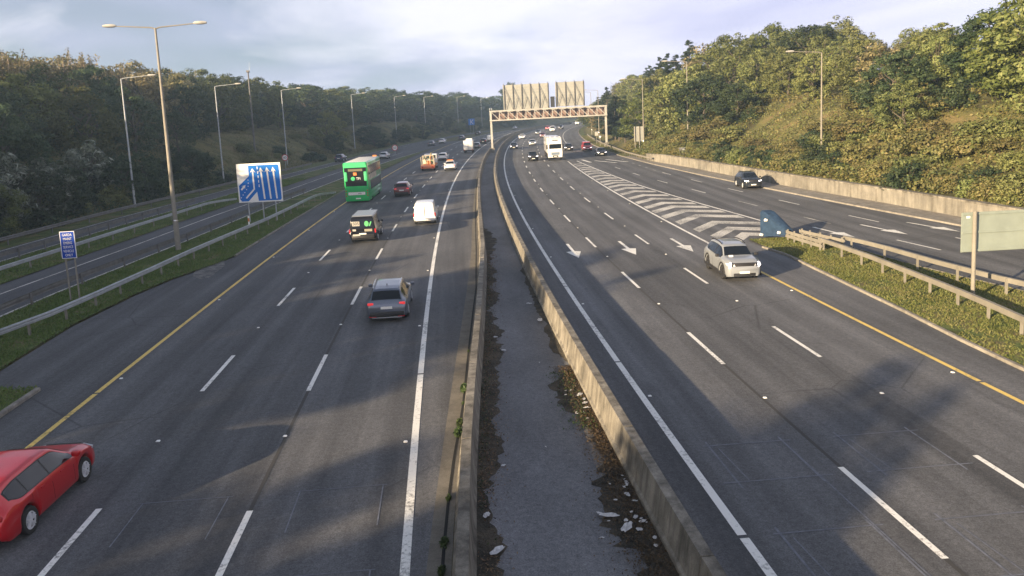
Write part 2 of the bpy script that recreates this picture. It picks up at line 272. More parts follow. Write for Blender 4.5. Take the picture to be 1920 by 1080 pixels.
# ------------------------------------------------------------------ mesh helpers
def sett(o, label=None, cat=None, group=None, kind=None):
    if label: o['label'] = label
    if cat: o['category'] = cat
    if group: o['group'] = group
    if kind: o['kind'] = kind
    return o
def empty(name, loc=(0, 0, 0), label=None, cat=None, group=None, kind=None, mat4=None):
    o = bpy.data.objects.new(name, None); COL.objects.link(o); o.empty_display_size = .3
    if mat4 is not None: o.matrix_world = mat4
    else: o.location = loc
    return sett(o, label, cat, group, kind)
class MB:
    def __init__(s): s.v = []; s.f = []; s.m = []; s.uv = None
    def add(s, vs, fs, mi=0):
        b = len(s.v); s.v += [tuple(v) for v in vs]; s.f += [tuple(i + b for i in f) for f in fs]; s.m += [mi]*len(fs); return s
    def box(s, c, d, mi=0, M=None):
        x, y, z = d[0]/2, d[1]/2, d[2]/2; c = Vector(c)
        vs = [Vector((i*x, j*y, k*z)) for i in (-1, 1) for j in (-1, 1) for k in (-1, 1)]
        vs = [c + (M @ v if M is not None else v) for v in vs]
        return s.add(vs, [(0, 1, 3, 2), (4, 6, 7, 5), (0, 4, 5, 1), (2, 3, 7, 6), (0, 2, 6, 4), (1, 5, 7, 3)], mi)
    def rbox(s, c, d, r=.05, seg=3, mi=0, ends=True):
        """box rounded about its long (y) axis, ends drawn in"""
        x, y, z = d[0]/2, d[1]/2, d[2]/2; rings = []
        def ring(yy, ins):
            out = []
            for (cx, cz, a0) in ((1, 1, 0), (-1, 1, 90), (-1, -1, 180), (1, -1, 270)):
                for k in range(seg + 1):
                    a = math.radians(a0 + 90*k/seg)
                    out.append((c[0] + cx*(x - r) + math.cos(a)*(r - ins*.9), c[1] + yy, c[2] + cz*(z - r) + math.sin(a)*(r - ins*.9)))
            return out
        ys = [(-y, r*.6), (-y + r*.25, r*.2), (-y + r, 0), (y - r, 0), (y - r*.25, r*.2), (y, r*.6)] if ends else [(-y, 0), (y, 0)]
        for yy, ins in ys: rings.append(ring(yy, ins))
        return s.loft(rings, True, True, mi)
    def loft(s, rings, closed=True, caps=True, mi=0):
        n = len(rings[0]); vs = [p for r in rings for p in r]; fs = []
        for i in range(len(rings) - 1):
            for j in range(n if closed else n - 1):
                k = (j + 1) % n; fs.append((i*n + j, i*n + k, (i + 1)*n + k, (i + 1)*n + j))
        if caps: fs.append(tuple(reversed(range(n)))); fs.append(tuple((len(rings) - 1)*n + j for j in range(n)))
        return s.add(vs, fs, mi)
    def cyl(s, a, b, r0, r1=None, n=8, mi=0, caps=True):
        a, b = Vector(a), Vector(b); r1 = r0 if r1 is None else r1; d = (b - a).normalized()
        u = d.orthogonal().normalized(); w = d.cross(u)
        rg_ = [[p + (u*math.cos(2*math.pi*k/n) + w*math.sin(2*math.pi*k/n))*r for k in range(n)] for p, r in ((a, r0), (b, r1))]
        return s.loft(rg_, True, caps, mi)
    def tube(s, pts, rs, n=6, mi=0):
        pts = [Vector(p) for p in pts]; rings = []
        for i, p in enumerate(pts):
            d = (pts[min(i + 1, len(pts) - 1)] - pts[max(i - 1, 0)]).normalized(); u = d.cross(Vector((0.13, .31, 1))).normalized(); w = d.cross(u)
            r = rs[i] if hasattr(rs, '__len__') else rs
            rings.append([p + (u*math.cos(2*math.pi*k/n) + w*math.sin(2*math.pi*k/n))*r for k in range(n)])
        return s.loft(rings, True, True, mi)
    def poly(s, pts, nrm, th, mi=0):
        n = len(pts); nv = Vector(nrm); vs = [Vector(p) for p in pts] + [Vector(p) + nv*th for p in pts]
        fs = [tuple(range(n, 2*n)), tuple(reversed(range(n)))] + [(i, (i + 1) % n, n + (i + 1) % n, n + i) for i in range(n)]
        return s.add(vs, fs, mi)
    def build(s, name, mats, parent=None, smooth=False, origin=(0, 0, 0), angle=35, label=None, cat=None, group=None, kind=None):
        me = bpy.data.meshes.new(name); ov = Vector(origin)
        vs = [(v[0] - ov.x, v[1] - ov.y, v[2] - ov.z) for v in s.v] if ov.length else s.v
        me.from_pydata(vs, [], s.f)
        for m in (mats if isinstance(mats, (list, tuple)) else [mats]): me.materials.append(m)
        if any(s.m): me.polygons.foreach_set('material_index', s.m)
        if s.uv:
            l = me.uv_layers.new(name='UVMap'); arr = np.array(s.uv, 'f')
            li = np.zeros(len(me.loops), 'i'); me.loops.foreach_get('vertex_index', li); l.data.foreach_set('uv', arr[li].ravel())
        if smooth:
            me.polygons.foreach_set('use_smooth', [True]*len(me.polygons)); me.set_sharp_from_angle(angle=math.radians(angle))
        me.update()
        o = bpy.data.objects.new(name, me); COL.objects.link(o)
        if parent: o.parent = parent
        return sett(o, label, cat, group, kind)
def yrange(a, b, step):
    n = max(1, int(round((b - a)/step))); return [a + (b - a)*i/n for i in range(n + 1)]
def fn(x): return x if callable(x) else (lambda Y: x)
def strip(o0, o1, Ys, h=0.0, nsub=1):
    """a sheet lying on the road surface"""
    m = MB(); m.uv = []; a, b = fn(o0), fn(o1); n = nsub + 1
    for Y in Ys:
        for k in range(n):
            o = a(Y) + (b(Y) - a(Y))*k/nsub; m.v.append(tuple(P(Y, o, h))); m.uv.append((o, Y))
    for i in range(len(Ys) - 1):
        for k in range(nsub): m.f.append((i*n + k, i*n + k + 1, (i + 1)*n + k + 1, (i + 1)*n + k)); m.m.append(0)
    return m
def sweep(prof, of, Ys, hf=0.0, closed=True):
    """profile of (offset, height) points carried along a line at offset of(Y)"""
    m = MB(); of = fn(of); hf = fn(hf)
    return m.loft([[P(Y, of(Y) + a, hf(Y) + b) for a, b in prof] for Y in Ys], closed, closed)
def text(body, name, size, M, m, parent, align='CENTER', ext=.004, sx=1.0):
    c = bpy.data.curves.new(name, 'FONT'); c.body = body; c.size = size; c.align_x = align; c.align_y = 'CENTER'; c.extrude = ext
    c.materials.append(m); o = bpy.data.objects.new(name, c); COL.objects.link(o); o.parent = parent
    me = bpy.data.meshes.new_from_object(o); bpy.data.objects.remove(o); o = bpy.data.objects.new(name, me); COL.objects.link(o); o.parent = parent
    o.matrix_local = M @ Matrix.Diagonal((sx, 1, 1, 1)); return o

# ------------------------------------------------------------------ setting: ground, roads, kerbs
def build_ground():
    m = MB(); Ys = yrange(-150, 60, 6) + yrange(63, 240, 3)[0:] + yrange(246, 420, 6) + [440, 480, 540, 640]
    us = [-380, -260, -160, -110, -95, -84, -74, -66] + yrange(-60, -2, 2) + [0.0]          # offset from the left bank foot
    vs = [0.0, .8] + yrange(2, 60, 2) + [68, 80, 100, 130]
    n = None
    for Y in Ys:
        row = []
        for u in us: o = bankL(Y) + u; row.append(G(Y, o, -.05 if u > -.5 else 0))
        for k in range(1, 10): o = bankL(Y) + (bankR(Y) - .3 - bankL(Y))*k/9; row.append(P(Y, o, -.07))
        for v in vs: row.append(G(Y, bankR(Y) + v, 0 if v > 0 else -.02))
        n = len(row); m.v += [tuple(p) for p in row]
    for i in range(len(Ys) - 1):
        for j in range(n - 1): m.f.append((i*n + j, i*n + j + 1, (i + 1)*n + j + 1, (i + 1)*n + j)); m.m.append(0)
    m.build('ground', MT['bankg'], smooth=True, angle=180, kind='structure')
build_ground()
YS = yrange(-40, 60, 4) + yrange(64, 420, 5) + [450, 500]
carrL = strip(kerbL, gutter, yrange(-40, 24, 4) + yrange(25, 60, 1) + yrange(64, 500, 4), 0.0, 6).build('carriageway', MT['asph'], kind='structure')
carrR = strip(4.62, kerbS, YS, 0.0, 10).build('carriageway', MT['asphR'], kind='structure')
slip1 = strip(s1out, lambda Y: min(s1in(Y) + .25, kerbL(Y) - .02), [y for y in YS if y < 250], .004, 3).build('slip_road', MT['asph2'], kind='structure')
slip2 = strip(s2out, lambda Y: min(s2in(Y) + .3, s1out(Y) - .02), YS, .006, 3).build('slip_road', MT['asph2'], kind='structure')
strip(lambda Y: barL(Y) + .2, 4.16, YS, .0, 2).build('median_strip', MT['asph3'], kind='structure')
chan = strip(gutter, lambda Y: barL(Y) - .28, YS, .01, 1).build('drain_channel', MT['channel'], kind='structure')
strip(lambda Y: slot(Y) - .035, lambda Y: slot(Y) + .035, yrange(-5, 140, 2), .016).build('drain_slot', MT['dark'], chan)
Yv = [y for y in YS if y <= 240]
strip(lambda Y: s1in(Y) + .25, lambda Y: kerbL(Y) - .12 if Y > 27.7 else -14.45, yrange(-40, 24, 4) + yrange(25, 60, 1) + yrange(64, 215, 4), .05, 2).build('grass_verge', MT['grass'], kind='structure')
strip(lambda Y: s2in(Y) + .3, s1out, [y for y in YS if y < 196], .05, 1).build('grass_verge', MT['grass'], kind='structure')
strip(bankL, s2out, YS, .04, 1).build('grass_verge', MT['grass'], kind='structure')
def isl_edge(k, Y): return kerbR(Y) + .15 if k == 0 else islR(Y) - .15
strip(lambda Y: kerbR(Y) + .12, lambda Y: islR(Y) - .12, yrange(-40, 46, 2) + [47.5, 48.8], .09, 3).build('grass_island', MT['grass'], kind='structure')
wallv = strip(lambda Y: kerbS(Y) + .1, lambda Y: wallb(Y) + .1, yrange(-40, 136, 4), .07, 1).build('concrete_verge', MT['kerb'], kind='structure')
strip(lambda Y: kerbS(Y) + .12, lambda Y: bankR(Y) + .3, yrange(136, 420, 6), .05, 1).build('grass_verge', MT['grass'], kind='structure')
def kerb(of, Y0, Y1, w=.13, h=.11, seg=1.0, name='kerb', step=None):
    """a run of kerbstones: every stone a piece of its own, joints open"""
    root = empty(name, P(Y0, fn(of)(Y0)), kind='structure'); org = root.location; Y = Y0
    while Y < Y1 - .05:
        e = min(Y + seg, Y1)
        sweep([(-w/2, -.02), (-w/2, h), (w/2 - .02, h), (w/2, h - .03), (w/2, -.02)], of, [Y + .012, (Y + e)/2, e - .012]).build('kerbstone', MT['kerb'], root, origin=org)
        Y = e
    return root
kerb(kerbR, 14, 46, .16, .11, 2.0); kerb(islR, 28, 49, .14, .11, 3.0)
kerb(kerbS, 34, 139, .16, .12, 5.0); kerb(kerbS, 140, 400, .2, .14, 20.0)
kerb(lambda Y: kerbL(Y) - .05, 53, 110, .12, .10, 3.0); kerb(-14.38, 18, 27.2, .16, .12, 1.8)
m = MB(); ring = []
for k in range(22):
    a = 2*math.pi*k/22; r = 1 + .3*noise.noise(Vector((math.cos(a)*1.7, math.sin(a)*1.7, 3)))
    ring.append(P(49.2 + 3.6*math.cos(a)*r, -15.2 - .28*(49.2 - 49.2) + .75*math.sin(a)*r - .18*math.cos(a)*3, .008))
m.add(ring, [tuple(range(22))]); m.build('gravel', MT['gravel'], kind='stuff')

# painted markings
def arc_table(o):
    Ys = yrange(5, 430, .5); ps = [P(y, o) for y in Ys]; s = [0.0]
    for a, b in zip(ps, ps[1:]): s.append(s[-1] + (b - a).length)
    return lambda q: float(np.interp(q, s, Ys))
def dash(Y0, Y1, of, w, mt, parent, name='lane_dash', h=.008):
    of = fn(of); return strip(lambda Y: of(Y) - w/2, lambda Y: of(Y) + w/2, yrange(Y0, Y1, 1.2), h).build(name, MT[mt], parent)
for o, ph, par in ((-8.47, 9.29, carrL), (-4.81, 8.56, carrL), (9.36, 8.25, carrR), (12.87, 8.27, carrR)):
    f = arc_table(o)
    for n in range(-1, 28):
        s0 = ph + 12*n
        if f(max(s0, 0)) > 330: break
        if o > 9 and 178 < s0 < 0: continue
        dash(f(max(s0, 0)), f(s0 + 4), o, .15, 'white', par)
def seam(o, par):           # dark longitudinal joint under the dashes
    strip(lambda Y: o - .05, lambda Y: o + .05, yrange(-5, 200, 4), .004).build('road_joint', MT['dark2'], par)
MT['dark2'] = mat('sealed joint', (.045, .043, .04), .8)
for o, par in ((-4.81, carrL), (9.36, carrR)): seam(o, par)
def line(of, Y0, Y1, w, mt, par, gaps=(), name='edge_line', h=.008, step=4):
    of = fn(of); cuts = [Y0] + list(gaps) + [Y1]
    for a, b in zip(cuts, cuts[1:]):
        strip(lambda Y: of(Y) - w/2, lambda Y: of(Y) + w/2, yrange(a + .06, b - .06, step), h).build(name, MT[mt], par)
line(YL, -20, 225, .17, 'yellow', carrL, (26.5,)); line(-12.0, 225, 420, .17, 'white', carrL)
line(WL, -20, 420, .2, 'white', carrL, (26.3,)); line(WR, -20, 420, .2, 'white', carrR, (14.6, 26.2, 38.5))
line(YR, -20, 41.5, .17, 'yellow', carrR, (22.0,)); line(16.6, 42.5, 131, .2, 'white', carrR); line(20.3, 168, 400, .15, 'white', carrR)
line(hatR, 56, 131, .2, 'white', carrR)
line(lambda Y: s1in(Y) - .02, -20, 190, .15, 'whiteworn', slip1, h=.012); line(s1line, -20, 190, .15, 'whiteworn', slip1, h=.012)
line(lambda Y: s2in(Y) - .05, -20, 176, .12, 'whiteworn', slip2, h=.014); line(lambda Y: s2out(Y) + .35, -20, 380, .12, 'whiteworn', slip2, h=.014)
for k in range(8): dash(200 + 12*k, 204 + 12*k, lambda Y: .5*(s2out(Y) + s2in(Y)), .15, 'whiteworn', slip2, h=.014)
for k in range(8): dash(31.0 + 11.35*k, 34.8 + 11.35*k, sd1, .13, 'white' if k not in (2, 3) else 'whiteworn', carrR)
for k in range(6): dash(42.2 + 11.15*k, 45.9 + 11.15*k, sd2, .13, 'white', carrR)
for k in range(6): dash(105 + 4.6*k, 106.6 + 4.6*k, lambda Y: 26.2 - (Y - 105)*.03, .13, 'whiteworn', carrR)
def arrow(Yt, Ye, of, w, par, name='lane_arrow'):
    """direction arrow: tail at Yt, tip at Ye"""
    of = fn(of); s = Ye - Yt; hd = Yt + s*.55; pts = [(Yt, -.1), (hd, -.1), (hd + s*.03, -w/2), (Ye, 0), (hd + s*.03, w/2), (hd, .1), (Yt, .1)]
    m = MB(); m.add([P(y, of(y) + d, .009) for y, d in pts], [tuple(range(7)) if s > 0 else tuple(reversed(range(7)))])
    m.build(name, MT['white'], par)
for o in (7.72, 11.25, 14.8): arrow(51.0, 45.9, o, .95, carrR)
for o0, o1 in ((25.4, 26.0), (28.85, 29.55), (32.2, 33.05)): arrow(52.6, 47.8, tab([(47.8, o1), (52.6, o0)]), 1.0, carrR)
for (y0, a, y1, b) in ((129.5, 21.0, 122.5, 23.6), (131, 23.0, 123.5, 25.4), (133, 19.2, 126, 19.9)):
    dash(y1, y0, tab([(y1, b), (y0, a)]), .45, 'white', carrR, 'lane_arrow', .0095)
lefts = [48.6, 51.3, 54.5, 58.4, 61.8, 65.1, 68.1, 71.8, 75.4, 79.5, 83.4, 87.0, 90.2, 93.0, 96.7, 100.7, 105.0, 108.7, 112.6, 115.7, 120.1, 124]
for i, y in enumerate(lefts):
    r = hatR(y + 3); oc = 16.9 + (r - 16.9)*.47; yp = y + min(3.4, (oc - 16.9)*1.25); yr = yp - (r - oc)*.55; wd = 1.55
    k = .0 if i > 3 else .25*(4 - i)
    m = MB(); pts = [(y, 16.85 + k), (yp, oc), (yr, r - .12)]; a = [P(yy, oo, .008) for yy, oo in pts]; b = [P(yy - wd, oo, .008) for yy, oo in pts]
    m.add(a + b, [(3, 4, 1, 0), (4, 5, 2, 1)]); m.build('chevron_stripe', MT['whiteworn'], carrR)
# inductive loop cuts and road studs
def scratch(y0, o0, y1, o1, par, w=.05):
    a, b = P(y0, o0, .006), P(y1, o1, .006); d = (b - a).normalized(); n = d.cross(Vector((0, 0, 1))).normalized()*w/2
    MB().add([a - n, a + n, b + n, b - n], [(3, 2, 1, 0)]).build('loop_cut', MT['loop'], par)
for oo in (0.0, 3.55):
    for y0 in (18.95, 14.6):
        scratch(y0, 6.5 + oo, y0, 8.9 + oo, carrR); scratch(y0 - 2.05, 6.3 + oo, y0 - 2.05, 9.0 + oo, carrR)
        scratch(y0 + .25, 6.65 + oo, y0 - 2.35, 6.65 + oo, carrR); scratch(y0 + .25, 8.65 + oo, y0 - 2.35, 8.65 + oo, carrR); scratch(y0 - .2, 6.85 + oo, y0 - 2.0, 6.95 + oo, carrR, .03)
scratch(18.9, 8.65, 11, 8.75, carrR, .035)
for oo in (-4.3, -8.0): 
    for y0 in (18.2, 14.6): scratch(y0, oo + .4, y0, oo + 2.6, carrL, .03); scratch(y0, oo + .5, y0 - 1.9, oo + .5, carrL, .03); scratch(y0, oo + 2.5, y0 - 1.9, oo + 2.5, carrL, .03)
for a_ in ((77.6, 7.8, 79.4, 15.5), (111, 7.6, 112, 14), (60, 7.9, 60.8, 12.5), (52.0, -11.8, 51.2, -1.4), (88, -11.8, 87.5, -1.2)): scratch(*a_, carrR if a_[1] > 0 else carrL, .09)
for o, y0, par in ((-8.47, 10, carrL), (-4.84, 9.7, carrL), (-1.36, 8.7, carrL), (-11.9, 16, carrL), (6.1, 10.8, carrR), (9.46, 10.0, carrR), (13.0, 9.7, carrR), (16.15, 11, carrR)):
    for k in range(9):
        y = y0 + 11.95*k
        m = MB(); c = [(-.06, 0), (.06, 0), (.04, .022), (-.04, .022)]
        m.loft([[P(y + d, o + a*q, .006 + b*q) for a, b in c] for d, q in ((-.055, .8), (-.03, 1), (.03, 1), (.055, .8))]); m.build('road_stud', MT['reflect'], par)

# ------------------------------------------------------------------ concrete barriers and retaining wall
def barrier(prof, of, label, cuts, top_mat):
    root = empty('concrete_barrier', P(cuts[0], fn(of)(cuts[0])), label, 'barrier'); org = root.location
    for a, b in zip(cuts, cuts[1:]):
        dh = R.uniform(-.012, .012); m = sweep(prof, of, yrange(a + .024, b - .024, 2.0), dh); m.build('barrier_section', MT['conc'], root, True, origin=org, angle=25)
    return root
cutsA = [-20, -8, 0, 6, 12.6, 18.5, 24.5, 30.5, 36.5, 43, 50, 58, 66, 75, 85, 96, 108, 121, 135, 150, 168, 190, 215, 245, 280, 320, 370, 420]
barrier([(-.26, -.03), (-.26, .08), (-.17, .22), (-.12, .90), (.12, .90), (.17, .22), (.22, .1), (.22, -.03)], barL,
        'long grey concrete barrier beside the drain channel of the lanes heading away', cutsA, None)
barrier([(-.28, -.03), (-.28, .16), (-.22, .2), (-.12, .90), (.12, .90), (.2, .25), (.3, .1), (.3, -.03)], BARR,
        'long tan concrete barrier beside the lanes of oncoming traffic', cutsA, None)
def retaining_wall():
    root = empty('retaining_wall', P(120, wallb(120)), 'tan concrete retaining wall with a pale coping below the wooded bank', 'wall'); org = root.location
    Y = -30.0
    while Y < 125:
        e = min(Y + (3.6 if Y > 40 else 12), 125.0)
        hf = lambda y: 1.18 if y < 117 else 1.18 - (y - 117)*.03
        m = MB(); ys = yrange(Y + .012, e - .012, 2)
        m.loft([[P(y, wallb(y), .0), P(y, wallb(y), hf(y)), P(y, wallb(y) + .4, hf(y)), P(y, wallb(y) + .4, 0)] for y in ys]).build('wall_panel', MT['wall'], root, origin=org)
        m = MB(); m.loft([[P(y, wallb(y) - .06, hf(y) + .004), P(y, wallb(y) - .06, hf(y) + .13), P(y, wallb(y) + .46, hf(y) + .15), P(y, wallb(y) + .46, hf(y) + .004)] for y in ys]).build('coping_stone', MT['conc'], root, origin=org)
        if 40 < Y < 120: MB().box((P(e, wallb(e) - .025, .56)), (.12, .12, 1.1)).build('wall_rib', MT['wall'], root, origin=org)
        Y = e
retaining_wall()

# ------------------------------------------------------------------ crash barriers
WB = [(-.04, .0), (.03, .06), (-.02, .12), (-.02, .19), (.03, .25), (-.04, .31), (-.06, .31), (-.04, .25), (-.06, .16), (-.04, .06), (-.06, .0)]
def crash(of, Y0, Y1, sp, label, side=1, mt='galv', box=False, ht=.72, fall=0.0, post='galvd', gh=0.0, beams=None, phase=0.0):
    """side +1: beam on the right of its posts"""
    of = fn(of); gh = fn(gh); root = empty('crash_barrier', P(Y0, of(Y0)), label, 'crash barrier', 'steel crash barriers along the verges'); org = root.location
    prof = [(side*.06 + a*side, ht - .31 + b) for a, b in WB] if not box else [(side*.02 - .06, ht - .22), (side*.02 + .10, ht - .22), (side*.02 + .11, ht - .13), (side*.02 + .08, ht - .1), (side*.02 + .11, ht - .04), (side*.02 + .1, ht), (side*.02 - .06, ht)]
    Y = Y0
    hf = lambda y: gh(y) - (fall*max(0, (y - (Y1 - 9))/9)**1.3 if fall else 0)
    while Y < Y1 - .1:
        e = min(Y + (beams or 8.0), Y1)
        sweep(prof, of, yrange(Y, e + (.06 if e < Y1 else 0), 2), hf).build('rail_beam', MT[mt], root, origin=org); Y = e
    y = Y0 + .4 + phase
    while y < Y1:
        c = P(y, of(y) - side*.06, hf(y)); top = ht - .02 if hf(y) > -.3 + gh(y) else ht - .1
        MB().box(c + Vector((0, 0, top/2 - .06)), (.07, .12, top + .12)).build('post', MT[post], root, origin=org); y += sp
    return root
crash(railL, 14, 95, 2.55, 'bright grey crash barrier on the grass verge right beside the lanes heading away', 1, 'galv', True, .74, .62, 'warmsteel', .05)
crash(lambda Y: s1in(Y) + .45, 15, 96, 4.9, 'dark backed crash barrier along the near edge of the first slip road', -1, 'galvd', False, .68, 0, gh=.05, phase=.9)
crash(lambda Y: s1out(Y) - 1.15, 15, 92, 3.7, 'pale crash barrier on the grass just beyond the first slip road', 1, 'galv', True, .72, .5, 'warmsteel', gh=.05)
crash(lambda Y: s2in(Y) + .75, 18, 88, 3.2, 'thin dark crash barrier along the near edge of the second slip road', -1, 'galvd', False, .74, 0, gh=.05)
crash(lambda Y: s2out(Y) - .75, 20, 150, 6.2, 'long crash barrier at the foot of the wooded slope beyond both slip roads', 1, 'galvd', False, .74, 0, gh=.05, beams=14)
railN = tab([(10, 19.5), (20, 20.2), (25.7, 20.75), (29, 21.2), (33, 21.5), (38, 21.8), (43, 21.85), (47, 21.75), (49, 21.5)])
railF = tab([(10, 28.3), (25, 25.6), (32, 24.4), (36, 24.0), (41, 23.8), (46, 23.0), (49, 22.6)])
isl_h = .09
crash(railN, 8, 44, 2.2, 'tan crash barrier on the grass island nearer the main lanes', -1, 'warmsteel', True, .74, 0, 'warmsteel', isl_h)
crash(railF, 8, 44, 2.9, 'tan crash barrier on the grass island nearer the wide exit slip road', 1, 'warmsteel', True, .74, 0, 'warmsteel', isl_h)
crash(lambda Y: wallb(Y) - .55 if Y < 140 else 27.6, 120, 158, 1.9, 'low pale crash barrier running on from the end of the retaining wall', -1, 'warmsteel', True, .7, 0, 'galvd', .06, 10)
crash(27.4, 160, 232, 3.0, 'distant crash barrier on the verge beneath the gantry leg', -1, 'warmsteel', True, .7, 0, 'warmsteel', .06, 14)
def attenuator():
    root = empty('crash_cushion', P(49, 21.6), 'crash cushion with a faded blue nose at the tip of the grass island', 'crash cushion'); org = root.location
    m = MB(); yb, yf = 46.9, 49.3        # nose shell: wide rounded shield tapering back
    rings = []
    for y, w0, w1, h0, h1 in ((47.7, 21.3, 21.8, .4, .8), (48.5, 20.92, 21.6, .24, 1.28), (49.3, 20.5, 21.4, .1, 1.72), (49.55, 20.42, 21.25, .1, 1.8), (49.7, 20.5, 21.2, .14, 1.72)):
        rings.append([P(y, w0, h0), P(y, w0, h1*.93), P(y, w0 + .12, h1), P(y, w1 - .12, h1), P(y, w1, h1*.93), P(y, w1, h0)])
    m.loft(rings).build('nose_shell', MT['attblue'], root, True, origin=org, angle=30)
    for (y, o, h) in ((48.95, 20.62, 1.22), (48.0, 21.1, .52), (49.3, 20.46, .22)):
        q = P(y, o, h); MB().cyl(q, q + Vector((-.14, -.05, .03)), .1, .09, 8).build('reflector', MT['reflect'], root, origin=org)
    for o_, nm in ((lambda y: float(np.interp(y, [43.5, 47.7], [21.75, 21.4])), 'n'), (lambda y: float(np.interp(y, [43.5, 47.7], [23.1, 22.3])), 'f')):
        for hh in (.52, .28):
            sweep([(-.04, hh), (.05, hh + .04), (.05, hh + .14), (-.04, hh + .2)], o_, [43.5, 45.6, 47.75]).build('side_rail', MT['warmsteel'], root, origin=org)
        for y in (43.7, 44.7, 45.7, 46.7, 47.5):
            c = P(y, o_(y), .4); MB().box(c, (.08, .08, .8)).build('post', MT['warmsteel'], root, origin=org)
    for y in (44.2, 45.2, 46.2, 47.1):
        a, b = P(y, float(np.interp(y, [43.5, 47.7], [21.75, 21.4])), .5), P(y, float(np.interp(y, [43.5, 47.7], [23.1, 22.3])), .5)
        MB().cyl(a, b, .07, .07, 6).build('diaphragm', MT['warmsteel'], root, origin=org)
attenuator()

# ------------------------------------------------------------------ street furniture
def frame(Y, o, h=0.0, yaw=0.0, slope=False):
    """local axes at a road point: x to the right, y along the road away from the camera, z up"""
    n = (P(Y, o + .5) - P(Y, o - .5)).normalized(); t = tangent(Y)
    if not slope: t = Vector((t.x, t.y, 0)).normalized(); z = Vector((0, 0, 1))
    else: z = n.cross(t).normalized()
    p = G(Y, o, h); M = Matrix(((n.x, t.x, z.x, p.x), (n.y, t.y, z.y, p.y), (n.z, t.z, z.z, p.z), (0, 0, 0, 1)))
    return M @ Matrix.Rotation(yaw, 4, 'Z')
def dup(root, M, label, group=None):
    r = root.copy(); COL.objects.link(r); r.matrix_world = M; r['label'] = label
    if group: r['group'] = group
    for c in [o for o in bpy.data.objects if o.parent is root]:
        d = c.copy(); COL.objects.link(d); d.parent = r
        for g in [o for o in bpy.data.objects if o.parent is c]:
            e = g.copy(); COL.objects.link(e); e.parent = d
    return r
def lamp_head(side, tip, z):
    m = MB(); m.loft([[(tip[0] + side*a, y*w, z + b*w2) for y, b in ((-.16, -.02), (-.12, .1), (.12, .1), (.16, -.02), (.1, -.09), (-.1, -.09))] for a, w, w2 in ((-.05, .45, .5), (.15, .9, 1), (.55, 1, 1), (.85, .5, .6))]); return m
def lamp(arms, Hh, reach, M, label, rr=(.115, .06), mt='galv', group='road lamps on tall steel poles'):
    root = empty('street_lamp', label=label, cat='street lamp', group=group, mat4=M)
    MB().cyl((0, 0, -1.0), (0, 0, Hh*.14), rr[0]*1.15, rr[0]*1.12, 10).cyl((0, 0, Hh*.14), (0, 0, Hh), rr[0], rr[1], 10).build('pole', MT[mt], root, True)
    MB().cyl((0, 0, Hh*.14 - .04), (0, 0, Hh*.14 + .05), rr[0]*1.3, rr[0]*1.3, 10).build('collar', MT['chrome'], root)
    for s in arms:
        MB().tube([(0, 0, Hh - .05), (s*.3, 0, Hh + .05), (s*reach, 0, Hh + .22)], [.05, .045, .035]).build('arm', MT[mt], root, True)
        lamp_head(s, (s*reach, 0), Hh + .25).build('lamp_head', MT['gantry'], root, True)
    return root
lamp((-1, 1), 15.6, 2.7, frame(56.7, -19.85), 'tallest street lamp with two arms on the grass strip beside the lanes', (.165, .07), 'warmsteel')
LL = lamp((1,), 14.3, 3.0, frame(89.2, -36.9), 'single-arm street lamp nearest on the shaded slope beyond the slip roads')
for Y, o, lb in ((116.5, -36.2, 'thin single-arm street lamp just left of the blue lane sign'), (150.5, -36.3, 'single-arm street lamp right beside the nearer round speed sign'),
              (208, -36.0, 'single-arm street lamp behind the green bus'), (259, -35.5, 'single-arm street lamp rising above the farther round speed sign'),
              (301, -35.2, 'single-arm street lamp second to the left of the far blue sign'), (350, -34.5, 'single-arm street lamp next to the left of the far blue sign'), (385, -33.6, 'farthest single-arm street lamp just right of the far blue sign')):
    dup(LL, frame(Y, o), lb)
RL = lamp((-1,), 12.6, 3.0, frame(82, 39.2, -2.0), 'single-arm street lamp standing highest among the sunlit bushes above the wall', mt='warmsteel')
for Y, o, h, lb in ((121, 34.6, -.6, 'single-arm street lamp beside the grey roadside cabinet'), (141, 31.2, .2, 'street lamp beside the pale sign board seen from behind'), (206, 29.3, 0, 'street lamp just inside the far leg of the gantry'), (233, 28.9, 0, 'farther thin street lamp on the verge beyond the gantry')):
    dup(RL, frame(Y, o, h), lb)
mast = empty('camera_mast', label='tall plain steel mast behind the blue lane sign', cat='mast', mat4=frame(148, -41.5, -2.0))
MB().cyl((0, 0, -.5), (0, 0, 17.4), .2, .12, 10).build('pole', MT['galvd'], mast, True)
MB().box((0, 0, 17.6), (.5, .5, .35)).build('head_frame', MT['galvd'], mast); MB().cyl((.3, 0, 17.4), (.35, 0, 19.2), .03, .02, 6).build('antenna', MT['galv'], mast)

